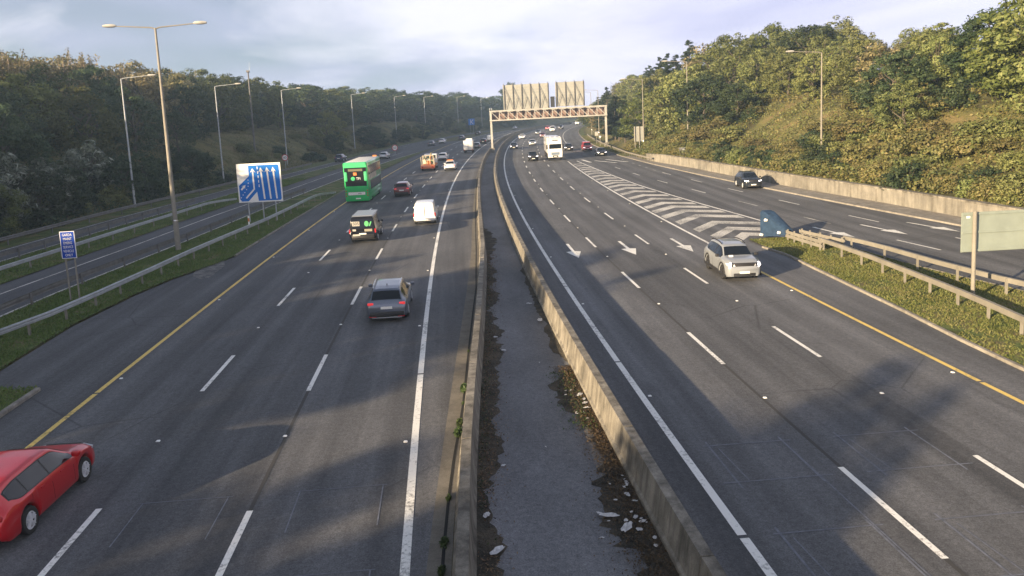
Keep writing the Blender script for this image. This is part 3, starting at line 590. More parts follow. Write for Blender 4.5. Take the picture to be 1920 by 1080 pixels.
def gantry():
    Y, o0, o1 = 170, 2.9, 27.75; M = frame(Y, o0); Wd = (P(Y, o1) - P(Y, o0)).length
    r = empty('sign_gantry', label='cream steel truss gantry carrying two sign boards over the oncoming lanes', cat='gantry', mat4=M); g = MT['gantry']
    for x in (0, Wd):
        m = MB().box((x, 0, 4.3), (.42, .5, 8.9)); m.build('leg', g, r)
        MB().box((x, 0, .35), (.9, .9, 1.2)).build('footing', MT['conc'], r)
    zb, zt, d = 6.75, 8.72, .75
    for y in (-d, d):
        for z, nm in ((zb, 'bottom_chord'), (zt, 'top_chord')): MB().box((Wd/2, y, z), (Wd + .5, .22, .26 if y < 0 else .2)).build(nm, g, r)
    n = 13; bw = Wd/n
    for k in range(n + 1): MB().box((k*bw, -d - .01, (zb + zt)/2), (.14 if 0 < k < n else .4, .16, zt - zb)).build('truss_post', g, r)
    for k in range(n):
        a, b = Vector((k*bw + .1, -d - .01, zt - .12)), Vector(((k + 1)*bw - .1, -d - .01, zb + .12)); dv = b - a; c = (a + b)/2
        MB().box(c, (.13, .12, dv.length), 0, dv.to_track_quat('Z', 'Y').to_matrix()).build('brace', g, r)
        MB().box(((k + .5)*bw, d - .14, (zb + zt)/2), (bw - .02, .05, zt - zb - .25)).build('walkway_panel', MT['gdark'], r)
    MB().box((Wd/2, 0, zb - .03), (Wd, 2*d - .25, .06)).build('walkway_floor', MT['gdark'], r)
    for x in (-.15, .25): MB().box((x, -d, zt + .45), (.16, .3, .4)).build('camera_box', MT['galv'], r)
    s = Wd/217.0
    for x0, x1, zlo, zhi, nr in ((25*s, 112*s, 8.85, 14.25, 6), (124*s, 179*s, 9.15, 14.3, 4)):
        b = MB(); b.box(((x0 + x1)/2, .55, (zlo + zhi)/2), (x1 - x0, .08, zhi - zlo)); bd = b.build('sign_board', MT['gpanel'], r)
        for k in range(9): MB().box(((x0 + x1)/2, .49, zlo + (zhi - zlo)*(k + .5)/9), (x1 - x0, .05, .05)).build('stiffener', MT['gantry'], bd)
        for k in range(nr):
            x = x0 + (x1 - x0)*(k + .12)/(nr - .76)
            MB().box((x, .36, (zhi + zb)/2 + .2), (.14, .16, zhi - zb + .1)).build('upright', MT['galvd'], bd)
            if k < nr - 1:
                x2 = x0 + (x1 - x0)*(k + 1.12)/(nr - .76); zm = zlo + (zhi - zlo)*.5
                for a, c in (((x, .2, zhi - .6), ((x + x2)/2, .2, zm)), (((x + x2)/2, .2, zm), (x + .1, .2, zlo)), (((x + x2)/2, .2, zm), (x2, .2, zlo))):
                    MB().cyl(a, c, .05, .05, 5).build('strut', MT['galvd'], bd)
    MB().box((118*s, .3, 10.2), (.9, .5, 2.2)).build('signal_box', MT['black'], r)
    return r
gantry()

def lane_sign():
    w, h = 3.95, 3.45; M = frame(70.6, -17.4, .05, math.radians(-2)); z0 = 1.78
    r = empty('lane_sign', label='large blue and white sign of four lane arrows and a merging slip lane', cat='road sign', mat4=M)
    MB().box((0, .03, z0 + h/2), (w, .06, h)).build('sign_plate', MT['signwhite'], r)
    for x in (-1.2, .1, 1.25): MB().cyl((x, .14, -.8), (x, .14, z0 + h - .3), .055, .055, 8).build('post', MT['galv'], r)
    U = lambda pts: [((u - .5)*w, -.004, z0 + v*h) for u, v in pts]
    bl = [(.27, .95), (.93, .95), (.965, .92), (.975, .07), (.95, .03), (.45, .03), (.43, .27), (.22, .03), (.07, .03), (.03, .09), (.03, .44), (.27, .68)]
    MB().poly(U(bl), (0, -1, 0), .004).build('blue_field', MT['signblue'], r)
    def arr(pts, wd, head, hl):
        m = MB(); q = [Vector((p[0], p[1]*h/w)) for p in pts]
        for a, b in zip(q, q[1:]):
            d = (b - a).normalized(); nn = Vector((-d.y, d.x))*wd/2; e = d*wd*.3
            m.poly([((p.x - .5)*w, -.009, z0 + p.y*w) for p in (a - nn, b - nn + e, b + nn + e, a + nn)][::-1], (0, -1, 0), .004)
        d = (q[-1] - q[-2]).normalized(); nn = Vector((-d.y, d.x)); t = q[-1]
        hd = [t + d*hl, t + nn*head - d*.035, t + nn*head*.32, t - nn*head*.32, t - nn*head - d*.035]
        m.poly([((p.x - .5)*w, -.0094, z0 + p.y*w) for p in hd], (0, -1, 0), .004)
        m.build('arrow', MT['signwhite'], r)
    arr([(.17, .11), (.37, .34), (.365, .80)], .034, .066, .07)
    for u in (.565, .705, .845): arr([(u + .025, .07), (u - .012, .80)], .036, .062, .08)
    arr([(.075, .33), (.14, .41)], .038, .055, .055)
    for u, v in ((.06, .13), (.105, .2), (.15, .265), (.195, .335), (.235, .42), (.245, .5), (.245, .58), (.24, .66)):
        MB().box(((u - .5)*w, -.006, z0 + v*h), (.07, .006, .08)).build('dot', MT['signwhite'], r)
    for k in range(5): MB().box(((.475 + .003*k - .5)*w, -.006, z0 + (.88 - .115*k)*h), (.075, .006, .24)).build('lane_mark', MT['signwhite'], r)
lane_sign()
def word_sign():
    M = frame(41.7, -19.93, .05, math.radians(6)); w, h, z0 = .72, 1.42, 2.2
    r = empty('word_sign', label='narrow deep blue sign with six lines of white words on two thin posts', cat='road sign', mat4=M)
    MB().box((0, .02, z0 + h/2), (w, .04, h)).build('sign_plate', MT['signwhite'], r)
    MB().box((0, -.003, z0 + h/2), (w - .06, .006, h - .06)).build('blue_field', MT['signblue2'], r)
    for x in (-.22, .22): MB().cyl((x, .08, -.6), (x, .08, z0 + h - .1), .045, .045, 8).build('post', MT['warmsteel'], r)
    for k, tx in enumerate(('GARDA', 'MAINT', 'EMERG', 'SERVICE', 'VEHICLE', 'ONLY')):
        text(tx, 'lettering', .19, Matrix.Translation((0, -.012, z0 + h - .19 - .212*k)) @ Matrix.Rotation(math.pi/2, 4, 'X'), MT['signwhite'], r, sx=.72)
word_sign()
def speed_sign(Y, o, h, label, dia=1.15):
    r = empty('speed_sign', label=label, cat='speed sign', group='round speed signs by the slip roads', mat4=frame(Y, o, .03))
    MB().cyl((0, .06, -.4), (0, .06, h + .3), .045, .045, 8).build('post', MT['galv'], r)
    MB().cyl((0, .03, h), (0, 0, h), dia/2, dia/2, 28).build('red_ring', MT['signred'], r)
    MB().cyl((0, 0, h), (0, -.012, h), dia*.385, dia*.385, 28).build('white_disc', MT['signwhite'], r)
    text('60', 'lettering', dia*.55, Matrix.Translation((0, -.016, h)) @ Matrix.Rotation(math.pi/2, 4, 'X'), MT['black'], r)
speed_sign(140, -33.55, 2.45, 'round red-ringed speed sign beside a street lamp on the second slip road')
speed_sign(177, -19.6, 1.75, 'round red-ringed speed sign on the grass beyond the green bus', 1.35)
def far_blue():
    r = empty('merge_sign', label='small far blue sign with a white slanting merge arrow', cat='road sign', mat4=frame(330, -23.2, .0)); w, z0 = 2.7, 3.6
    MB().box((0, .04, z0 + w/2), (w, .06, w)).build('sign_plate', MT['signblue'], r)
    for x in (-.7, .7): MB().cyl((x, .15, -.5), (x, .15, z0 + w - .2), .06, .06, 6).build('post', MT['galv'], r)
    MB().box((-.35, -.005, z0 + 1.3), (.14, .02, 2.1)).box((.35, -.005, z0 + 1.75), (.14, .02, 1.5), 0, Matrix.Rotation(math.radians(40), 3, 'Y')).box((.35, -.005, z0 + .85), (.14, .02, 1.3), 0, Matrix.Rotation(math.radians(-40), 3, 'Y')).build('arrow', MT['signwhite'], r)
far_blue()
def back_sign(Y, o, w, z0, h, posts, label, mt, bars, yaw=0):
    r = empty('direction_sign', label=label, cat='road sign', mat4=frame(Y, o, 0, yaw))
    MB().box((w/2, 0, z0 + h/2), (w, .05, h)).build('sign_plate', MT[mt], r)
    for z in bars: MB().box((w/2, -.05, z0 + z*h), (w - .02, .05, .09)).build('cross_bar', MT[mt], r)
    for x in posts: MB().cyl((x, -.14, -.6), (x, -.14, z0 + h + .04), .085, .085, 10).build('post', MT['warmsteel'], r)
    return r
bs = back_sign(31.2, 21.98, 3.75, 2.15, 1.7, (.5, 2.95), 'grey-green back of a wide sign on two stout posts on the grass island', 'signback', (.04, .5, .96))
MB().box((.28, -.03, 3.55 + .1), (.16, .01, .1)).build('sticker', MT['reflect'], bs)
back_sign(142.5, 29.7, 1.9, 2.15, 2.7, (.15, .95, 1.8), 'small pale sign board seen from behind on three posts above the wall end', 'gpanel', (.1, .5, .9))
cab = empty('roadside_cabinet', label='grey equipment cabinet above the wall at the foot of a lamp', cat='cabinet', mat4=frame(114.5, 32.4, -.55))
MB().box((0, 0, .75), (1.3, .6, 1.5)).build('cabinet_body', MT['galvd'], cab); MB().box((0, -.31, .75), (.56, .03, 1.3)).build('door', MT['galv'], cab); MB().box((0, 0, 1.53), (1.42, .72, .07)).build('lid', MT['galv'], cab)
bx = empty('camera_post', label='post with a cream box at the foot of the gantry leg', cat='camera post', mat4=frame(181, 26.6, .05))
MB().cyl((0, 0, -.3), (0, 0, 3.1), .06, .06, 8).build('post', MT['warmsteel'], bx); MB().box((0, -.1, 2.6), (.75, .4, 1.2)).build('camera_box', MT['gantry'], bx)
bx = empty('marker_post', label='thin pale marker post with a round top beside the gantry leg', cat='marker post', mat4=frame(172, 26.6, .05))
MB().cyl((0, 0, -.3), (0, 0, 2.1), .07, .07, 8).build('post', MT['warmsteel'], bx); MB().cyl((0, -.08, 2.1), (0, 0, 2.1), .2, .2, 10).build('disc', MT['reflect'], bx)
dl = empty('marker_post', label='short orange and white marker post under the blue lane sign', cat='marker post', mat4=frame(67.5, -17.75, .05))
MB().box((0, 0, .45), (.12, .06, 1.0)).build('post', MT['reflect'], dl); MB().box((0, -.004, .6), (.125, .062, .3)).build('orange_band', MT['orange'], dl)

# ------------------------------------------------------------------ vehicles
T_ZT = {
 'estate': [(-.5, .46), (-.492, .60), (-.478, .665), (-.40, .93), (-.385, .955), (-.28, .99), (-.05, 1.0), (.06, .975), (.10, .94), (.245, .665), (.40, .60), (.47, .52), (.5, .42)],
 'hatch': [(-.5, .46), (-.49, .60), (-.47, .665), (-.37, .93), (-.35, .955), (-.22, .99), (-.02, 1.0), (.08, .97), (.115, .93), (.27, .665), (.41, .60), (.475, .52), (.5, .42)],
 'suv': [(-.5, .45), (-.49, .60), (-.47, .68), (-.385, .93), (-.37, .955), (-.24, .99), (-.04, 1.0), (.08, .97), (.115, .93), (.25, .69), (.40, .655), (.475, .57), (.5, .44)],
 'van': [(-.5, .34), (-.495, .62), (-.488, .80), (-.475, .95), (-.44, .985), (-.2, 1.0), (.08, .985), (.16, .93), (.30, .62), (.42, .54), (.48, .45), (.5, .34)],
 'saloon': [(-.5, .44), (-.49, .60), (-.46, .67), (-.34, .70), (-.20, .95), (-.16, .98), (-.03, 1.0), (.08, .96), (.11, .93), (.25, .68), (.40, .60), (.475, .52), (.5, .42)]}
T_WT = {k: [(-.5, .78), (-.475, .80), (-.385, .66), (-.2, .67), (.05, .67), (.11, .67), (.25, .82), (.45, .76), (.5, .62)] for k in T_ZT}
T_WT['van'] = [(-.5, .84), (-.475, .82), (-.44, .80), (0, .80), (.12, .78), (.16, .76), (.30, .84), (.45, .76), (.5, .62)]
T_WT['saloon'] = [(-.5, .76), (-.46, .80), (-.34, .82), (-.2, .66), (.05, .66), (.11, .66), (.25, .82), (.45, .76), (.5, .62)]
T_ZB = {k: [(-.5, .40), (-.478, .62), (-.40, .655), (0, .635), (.22, .615), (.30, .615), (.40, .55), (.47, .46), (.5, .36)] for k in T_ZT}
T_ZB['suv'] = [(-.5, .40), (-.478, .63), (-.40, .68), (-.25, .655), (0, .63), (.22, .63), (.30, .635), (.40, .60), (.47, .52), (.5, .38)]
T_ZB['van'] = [(-.5, .30), (-.475, .56), (0, .55), (.22, .55), (.30, .56), (.40, .49), (.47, .40), (.5, .30)]
def wheel(parent, x, y, r, w, rim, side):
    m = MB(); n = 18; pr = [(-w/2, r*.66), (-w/2, r*.93), (-w*.38, r), (w*.38, r), (w/2, r*.93), (w/2, r*.66), (w*.3, r*.6), (-w*.3, r*.6)]
    rings = [[(x + a, y + math.cos(2*math.pi*k/n)*b, r + math.sin(2*math.pi*k/n)*b) for a, b in pr] for k in range(n)]; rings.append(rings[0])
    m.loft(rings, True, False); t = m.build('wheel', MT['tyre'], parent, True)
    m = MB(); xo = x + side*w*.40
    m.cyl((x + side*w*.1, y, r), (x + side*w*.16, y, r), r*.64, r*.64, 18)
    for k in range(5):
        a = 2*math.pi*k/5 + .3
        for da in (-.16, .16):
            e = Vector((xo, y + math.cos(a + da)*r*.62, r + math.sin(a + da)*r*.62)); c = Vector((xo + side*.005, y, r)); d = e - c
            m.box((c + e)/2, (.025, .05, d.length), 0, d.to_track_quat('Z', 'X').to_matrix())
    m.loft([[(xo - side*.02 + side*q*.03, y + math.cos(2*math.pi*k/18)*r*rr, r + math.sin(2*math.pi*k/18)*r*rr) for k in range(18)] for rr, q in ((.67, 0), (.67, 1), (.58, 1), (.58, 0))], True, False)
    m.cyl((xo - side*.04, y, r), (xo + side*.012, y, r), r*.13, r*.11, 10)
    m.build('rim', MT[rim], t)
def car(name, kind, M, paint_m, label, cat='car', Ln=4.5, Wd=1.82, Ht=1.48, lit=True, rear=True, rim='rim', rails=None, clad=False, glass_rear=True, rear_dark=None, group=None, brake=False, wr=None, head='headlit', side_glass=True, detail=True, bumper=None, angular=False):
    root = empty(name, label=label, cat=cat, group=group, mat4=M)
    def soft(t, e=.016):            # the same curve with its corners rounded off
        f = tab(t); return lambda u: sum(f(u + e*k/2)*w for k, w in ((-2, 1), (-1, 2), (0, 2.5), (1, 2), (2, 1)))/8.5
    zt_, zb_, wt_ = soft(T_ZT[kind]), soft(T_ZB[kind], .03), soft(T_WT[kind], .03)
    w_ = tab([(-.5, .86), (-.485, .93), (-.45, .98), (-.35, 1), (.3, 1), (.42, .96), (.475, .87), (.5, .74)])
    if kind == 'van': w_ = tab([(-.5, .95), (-.48, .985), (-.4, 1), (.3, 1), (.42, .96), (.475, .86), (.5, .72)])
    zs_ = tab([(-.5, .24), (-.45, .16), (-.3, .15), (.3, .14), (.44, .14), (.5, .17)])
    r = wr or .225*Ht if kind != 'van' else (wr or .17*Ht); ya, yb = .305*Ln, -.285*Ln; ra = r*1.17
    ys = sorted(set([round(p[0]*Ln, 4) for p in T_ZT[kind] + T_WT[kind]] + [round(c + ra*k, 4) for c in (ya, yb) for k in (-1.02, -.98, -.85, -.6, -.3, 0, .3, .6, .85, .98, 1.02)] + [round(k*Ln/44, 4) for k in range(-21, 22)]))
    ys = [y for i, y in enumerate(ys) if i == 0 or y - ys[i - 1] > .006]
    def geo(y):
        u = y/Ln; zt = zt_(u)*Ht; zb = min(zb_(u)*Ht, zt - .035); w = w_(u)*Wd/2; wt = wt_(u)*Wd/2; zs = zs_(u)*Ht
        for c in (ya, yb):
            if abs(y - c) < ra: zs = max(zs, r + math.sqrt(ra*ra - (y - c)**2))
        zs = min(zs, zb - .04); ch = min(.085, (zt - zb)*.45); return zt, zb, w, wt, zs, ch
    def half(y):
        zt, zb, w, wt, zs, ch = geo(y); q = [(w*k, zs + (zb - zs)*f_) for k, f_ in ((.93, 0), (.965, .08), (.988, .2), (1.0, .42), (1.0, .62), (.992, .78), (.975, .92), (.95, 1.0))]
        return q + [(wt, zt - ch), (wt*.98, zt - ch*.62), (wt*.93, zt - ch*.35), (wt*.8, zt - ch*.15), (wt*.5, zt - ch*.04), (0, zt)]
    rings = []
    for y in ys:
        h = half(y); rings.append([(x, y, z) for x, z in h] + [(-x, y, z) for x, z in reversed(h[:-1])])
    m = MB(); m.loft(rings)
    m.build('body', paint_m, root, True, angle=44)
    MB().box((0, 0, .34*Ht*.75), (Wd*.84, Ln*.9, .24*Ht)).build('underbody', MT['black'], root)
    def side(y0, y1, t0, t1, s, name='side_window', mt=MT['glass'], off=.008):
        m = MB(); yy = yrange(y0, y1, .08); n = 5
        for y in yy:
            zt, zb, w, wt, zs, ch = geo(y)
            for k in range(n):
                kk = 0 if kind in ('van', 'saloon') else min(1, max(0, (-.30*Ln - y)/(.085*Ln))); a0 = t0 + .30*kk*kk; a1 = t1 - .05*kk
                t = a0 + (a1 - a0)*k/(n - 1); t = min(t, .97); x = w*.95 + (wt - w*.95)*t + off; z = zb + (zt - ch - zb)*t; m.v.append((s*x, y, z))
        for i in range(len(yy) - 1):
            for k in range(n - 1):
                f = (i*n + k, (i + 1)*n + k, (i + 1)*n + k + 1, i*n + k + 1); m.f.append(f if s > 0 else f[::-1]); m.m.append(0)
        m.build(name, mt, root, True)
    def top(y0, y1, name, k0=1.0, off=.008, mt=MT['glass']):
        m = MB(); yy = yrange(y0, y1, .06); n = 9; sg = 1 if y0 > 0 else -1
        for y in yy:
            zt, zb, w, wt, zs, ch = geo(y)
            for j in range(n):
                a = -1 + 2*j/(n - 1); q = abs(a)*k0
                x = wt*q; z = float(np.interp(q, [0, .5, .8, .93, .98, 1.0], [zt, zt - ch*.04, zt - ch*.15, zt - ch*.35, zt - ch*.62, zt - ch])); m.v.append((math.copysign(x, a), y + sg*off, z + off))
        for i in range(len(yy) - 1):
            for j in range(n - 1): m.f.append((i*n + j, i*n + j + 1, (i + 1)*n + j + 1, (i + 1)*n + j)); m.m.append(0)
        m.build(name, mt, root, True)
    Z = T_ZT[kind]; ws0 = {'van': .165, 'saloon': .115, 'estate': .105}.get(kind, .12); ws1 = {'van': .295, 'estate': .24, 'hatch': .262}.get(kind, .245)
    top(ws0*Ln, ws1*Ln, 'windscreen', .93)
    if glass_rear:
        if kind == 'van':
            m = MB(); m.poly([(-Wd*.40, -Ln*.4965, Ht*.60), (Wd*.40, -Ln*.4965, Ht*.60), (Wd*.375, -Ln*.476, Ht*.91), (-Wd*.375, -Ln*.476, Ht*.91)], (0, -1, .05), .02); m.build('rear_window', rear_dark or MT['glass'], root)
        else:
            a, b = {'estate': (-.470, -.405), 'hatch': (-.462, -.375), 'suv': (-.462, -.39), 'saloon': (-.33, -.21)}[kind]; top(b*Ln, a*Ln, 'rear_window', .9, -.008 if False else .008)
    if side_glass:
        spans = {'van': [(.0, .115), (.125, .24)], 'suv': [(-.37, -.27), (-.255, -.045), (-.025, .21)], 'saloon': [(-.24, -.06), (-.04, .20)]}.get(kind, [(-.385, -.262), (-.25, -.055), (-.04, .205)])
        for s in (-1, 1):
            side(spans[0][0]*Ln - .04, spans[-1][1]*Ln + .03, .04, .95, s, 'window_surround', MT['black'], .004)
            for a, b in spans: side(a*Ln, b*Ln, .10, .90, s)
    for s in (-1, 1):
        for y in (ya, yb): wheel(root, s*(Wd/2 - .125), y, r, .21, rim, s)
        wy = .205 if kind == 'van' else .19
        zt, zb, w, wt, zs, ch = geo(wy*Ln)
        MB().rbox((s*(w*.95 + .12), wy*Ln, zb + .10), (.20, .12, .15), .045).build('mirror', paint_m if kind != 'suv' else MT['black'], root, True)
    if detail:
        zt, zb, w, wt, zs, ch = geo(-.48*Ln); zl = (.57 if kind != 'van' else .45)*Ht
        tm = MT['taillit'] if brake else MT['tail']
        for s in (-1, 1):
            if kind == 'van': MB().rbox((s*(w*.95), -Ln*.488, Ht*.46), (.10, .10, .30), .03).build('tail_light', tm, root, True)
            else:
                MB().rbox((s*(w*.80), -Ln*.483, zl), (.27, .10, .12), .04).build('tail_light', tm, root, True)
        MB().box((0, -Ln*.5 - .004, .46*Ht if kind != 'van' else .36*Ht), (.5, .02, .11)).build('number_plate', MT['plate'], root)
        MB().rbox((0, -Ln*.495, .27*Ht), (Wd*.82, .10, .14*Ht), .03).build('rear_bumper', bumper or MT['black'], root, True)
        if kind == 'estate':
            MB().box((0, -Ln*.4935, .385*Ht), (Wd*.5, .03, .10)).build('bumper_slot', MT['black'], root)
        hm = MT[head] if lit else MT['head']; zh = {'van': .40, 'suv': .52}.get(kind, .47)*Ht
        if angular:
            hm = MT['head']
            MB().rbox((0, Ln*.480, zh - .01), (Wd*.70, .12, .21), .05).build('grille_band', MT['black'], root, True)
            MB().rbox((0, Ln*.488, zh - .26), (Wd*.60, .10, .10), .04).build('bumper_bar', paint_m, root, True)
        for s in (-1, 1):
            x = s*Wd*.365
            m = MB(); m.loft([[(x - s*.19 + s*a, Ln*.5 - .16 - b, zh + c) for a, b, c in ((0, -.06, -.045), (.36, .14, -.03), (.40, .19, .07), (.03, -.03, .05))], [(x - s*.19 + s*a, Ln*.5 - .04 - b, zh + c) for a, b, c in ((0, -.06, -.055), (.33, .14, -.04), (.37, .19, .05), (.03, -.03, .03))]][::s]); m.build('headlight', hm, root)
        MB().rbox((0, Ln*.487, zh - .02), (Wd*.5, .08, .17 if kind != 'suv' else .24), .03).build('grille', MT['black'], root, True)
        MB().rbox((0, Ln*.492, .22*Ht), (Wd*.6, .10, .10*Ht), .03).build('front_bumper', MT['black'], root, True)
        MB().box((0, Ln*.503, .29*Ht), (.5, .02, .11)).build('number_plate', MT['plate'], root)
    if rails:
        for s in (-1, 1):
            pts = [(s*geo(y)[3]*.96, y, geo(y)[0] + (.0 if k in (0, 6) else .035)) for k, y in enumerate(yrange(-.36*Ln, .05*Ln, .41*Ln/6))]
            MB().tube(pts, .03, 5).build('roof_rail', MT[rails], root)
    if clad:
        for s in (-1, 1): MB().box((s*Wd*.488, 0.01*Ln, .20*Ht), (.05, Ln*.36, .10*Ht)).build('sill_trim', MT['black'], root)
    if detail and kind != 'van':
        for s in (-1, 1):
            for y in (-.14, .06):
                zt, zb, w, wt, zs, ch = geo(y*Ln); MB().box((s*(w*.985 + .004), y*Ln, zb - .09), (.02, .16, .025)).build('door_handle', paint_m, root)
            for y in (-.245, -.05, .175):
                zt, zb, w, wt, zs, ch = geo(y*Ln); m = MB(); m.add([(s*(w*k + .004), y*Ln + dy, zs + .03 + (zb - zs - .03)*f_) for dy in (-.006, .006) for k, f_ in ((.985, .12), (1, .45), (.995, .72), (.95, 1))], [(0, 1, 5, 4), (1, 2, 6, 5), (2, 3, 7, 6)]); m.build('door_gap', MT['dark'], root)
    return root
def at(Y, o, away=True, yaw=0.0): return frame(Y, o, .012, (0 if away else math.pi) + yaw, True)
red = carpaint('red paint', (.52, .004, .012), .3); navy = carpaint('steel blue paint', (.13, .15, .19), .55); whitep = carpaint('white paint', (.72, .72, .71)); silver = carpaint('silver paint', (.45, .46, .47), .5)
blackp = mat('black paint', (.008, .008, .010), .18, 0, .22, coat=.2); pearl = carpaint('pale grey paint', (.215, .23, .25)); maroon = carpaint('dark red paint', (.16, .02, .025)); grey = carpaint('grey paint', (.10, .11, .12), .4)
bluep = carpaint('dark blue paint', (.02, .03, .06), .3); redv = carpaint('bright red paint', (.45, .03, .035)); cream = carpaint('cream paint', (.62, .55, .40))
car('estate_car', 'estate', at(18.42, -10.32, True, -.03), red, 'glossy red estate car with bright alloy wheels, cut off by the frame edge', Ln=4.3, Wd=1.78, Ht=1.42, rails=None, lit=False)
sk = car('estate_car', 'estate', at(35.75, -2.78), navy, 'blue-grey estate car with silver roof rails and one bright tail light', Ln=4.75, Wd=1.83, Ht=1.48, rails='chrome', brake=True, lit=False)
for s in (-1, 1): MB().box((s*.62, -2.385, .30), (.3, .02, .05)).build('reflector', MT['tail'], sk)
MB().cyl((0, -1.3, 1.47), (0, -1.36, 1.55), .02, .01, 6).build('aerial', MT['black'], sk)
MB().box((0, -2.375, .245), (1.3, .02, .05)).build('bumper_trim', MT['chrome'], sk)
bv = car('panel_van', 'van', at(58.1, -6.4), blackp, 'black van with pale stickers and a green leaf logo on its rear window', 'van', Ln=5.0, Wd=1.95, Ht=1.93, lit=False)
sky_sheen = mat('painted sky sheen', (.20, .22, .25), .3)  # pale colour laid on the black roof, standing in for reflected sky
MB().rbox((0, -.35, 1.925), (1.50, 3.4, .05), .02).build('roof_sky_sheen', sky_sheen, bv)
yR = -2.5; dullw = mat('off-white sticker', (.40, .39, .35), .6)
MB().box((-.44, yR + .03, 1.43), (.52, .05, .32)).build('sticker', dullw, bv)
text('505', 'lettering', .30, Matrix.Translation((-.44, yR - .003, 1.43)) @ Matrix.Rotation(math.pi/2, 4, 'X'), MT['black'], bv)
leafg = mat('green leaf print', (.10, .42, .16), .5)
m = MB(); m.poly([(.32 + .2*math.cos(a)*(.8), yR + .02, 1.42 + .2*math.sin(a)) for a in [2*math.pi*k/14 for k in range(14)]], (0, -1, 0), .02); m.build('leaf_logo', leafg, bv)
MB().box((.58, yR + .01, 1.40), (.09, .04, .34), 0, Matrix.Rotation(math.radians(24), 3, 'Y')).build('leaf_logo', leafg, bv)
for x, z, wx, hz, mtl in ((-.58, .98, .24, .13, dullw), (.42, .95, .55, .17, mat('beige sticker', (.26, .24, .18), .6)), (-.44, .62, .52, .12, dullw)):
    MB().box((x, yR - .012, z), (wx, .03, hz)).build('sticker', mtl, bv)
wv = car('panel_van', 'van', at(65.55, -2.35), whitep, 'small white van with plain rear doors, brightly lit from behind', 'van', Ln=4.4, Wd=1.84, Ht=1.86, lit=False, glass_rear=False, side_glass=True, bumper=whitep)
MB().box((0, -2.203, 1.02), (.025, .015, 1.2)).build('door_gap', MT['dark'], wv); MB().box((-.3, -2.215, .62), (.55, .03, .11)).build('number_plate', MT['plate'], wv)
car('family_car', 'suv', at(88.9, -6.35), maroon, 'dark red car with red tail lights beside the green bus', Ln=4.3, Ht=1.55, brake=True, lit=False)

def bus():
    L_, W_, H_ = 10.9, 2.55, 4.28; r = empty('double_decker_bus', label='tall green double-decker bus with a black rear window and pale roof', cat='bus', mat4=at(82.8 + L_/2, -10.65)); h = L_/2
    gr = carpaint('bus green', (.008, .42, .10)); lgr = carpaint('light bus green', (.07, .50, .20)); dk = mat('black bus glass', (.015, .017, .02), .08)
    MB().rbox((0, 0, 2.3), (W_, L_, 3.9), .16, 4).build('body', gr, r, True)
    MB().rbox((0, .3, 4.20), (W_ - .3, L_ - 1.4, .14), .05).build('roof', mat('pale roof', (.62, .60, .55), .5), r, True)
    m = MB(); m.loft([[(x, -h + y0, z) for x, z in ((-W_/2 + .03, 3.72), (W_/2 - .03, 3.72), (W_/2 - .2, 4.22), (-W_/2 + .2, 4.22))] for y0 in (-.035, .9)]); m.build('rear_dome', lgr, r, True)
    m = MB(); m.poly([(-1.10, -h - .012, 1.75), (1.10, -h - .012, 1.75), (1.16, -h - .012, 3.70), (-1.16, -h - .012, 3.70)], (0, -1, 0), .02); m.build('rear_window', dk, r)
    for s in (-1, 1): MB().rbox((s*1.05, -h - .03, 2.78), (.36, .10, 1.0), .1).build('corner_panel', lgr, r, True)
    MB().box((0, -h - .03, 1.45), (1.95, .05, .62)).build('engine_cover', gr, r)
    for k in range(6): MB().box((0, -h - .06, 1.24 + .085*k), (1.7, .02, .025)).build('vent_slat', gr, r)
    pn = MB().box((-.02, -h - .05, .98), (1.78, .04, .30)).build('notice_panel', MT['signwhite'], r)
    text('info', 'lettering', .26, Matrix.Translation((.3, -h - .075, .98)) @ Matrix.Rotation(math.pi/2, 4, 'X'), MT['black'], r)
    MB().box((.1, -h - .02, .45), (.52, .05, .12)).build('number_plate', MT['plate'], r)
    MB().box((0, -h - .035, 3.45), (1.5, .02, .24)).build('destination_strip', mat('dim display', (.14, .13, .08), .4), r)
    MB().box((-.05, -h - .04, 3.05), (.36, .03, .30)).build('route_badge', MT['orange'], r)
    m = MB(); m.poly([(-.30 + .22*math.cos(2*math.pi*k/14), -h - .034, 2.55 + .22*math.sin(2*math.pi*k/14)) for k in range(14)], (0, -1, 0), .012); m.build('leaf_logo', lgr, r)
    text('TFI', 'lettering', .36, Matrix.Translation((.27, -h - .045, 2.54)) @ Matrix.Rotation(math.pi/2, 4, 'X'), MT['signwhite'], r)
    for s in (-1, 1):
        for z in (.75, 1.0, 1.28): MB().cyl((s*1.13, -h - .02, z), (s*1.13, -h + .06, z), .07, .07, 10).build('tail_light', MT['tail'], r)
        MB().box((s*1.285, 0.1, 3.35), (.02, L_ - 1.0, .95)).build('upper_windows', dk, r)
        MB().box((s*1.285, .6, 1.72), (.02, L_ - 2.2, .95)).build('lower_windows', dk, r)
        for k in range(1, 8): MB().box((s*1.292, -h + .5 + (L_ - 1)*k/8, 3.35), (.02, .07, .95)).build('window_pillar', MT['black'], r)
        MB().box((s*1.287, -1.6, 2.58), (.03, 5.6, .56)).build('advert_panel', mat('faded advert', (.40, .36, .30), .6, var=.5, vscale=1.5), r)
        for z in (.62, 1.02): MB().box((s*1.285, -.2, z), (.02, L_ - 2.0, .05)).build('side_stripe', lgr, r)
        for y in (-2.9, 2.9): wheel(r, s*1.12, y, .5, .28, 'darkrim', s)
    MB().rbox((0, 0, .34), (W_ - .06, L_ - .1, .36), .05).build('skirt', gr, r, True)
    MB().rbox((.7, h - .05, 4.33), (.5, .3, .16), .05).build('marker_lamp', MT['orange'], r)
bus()
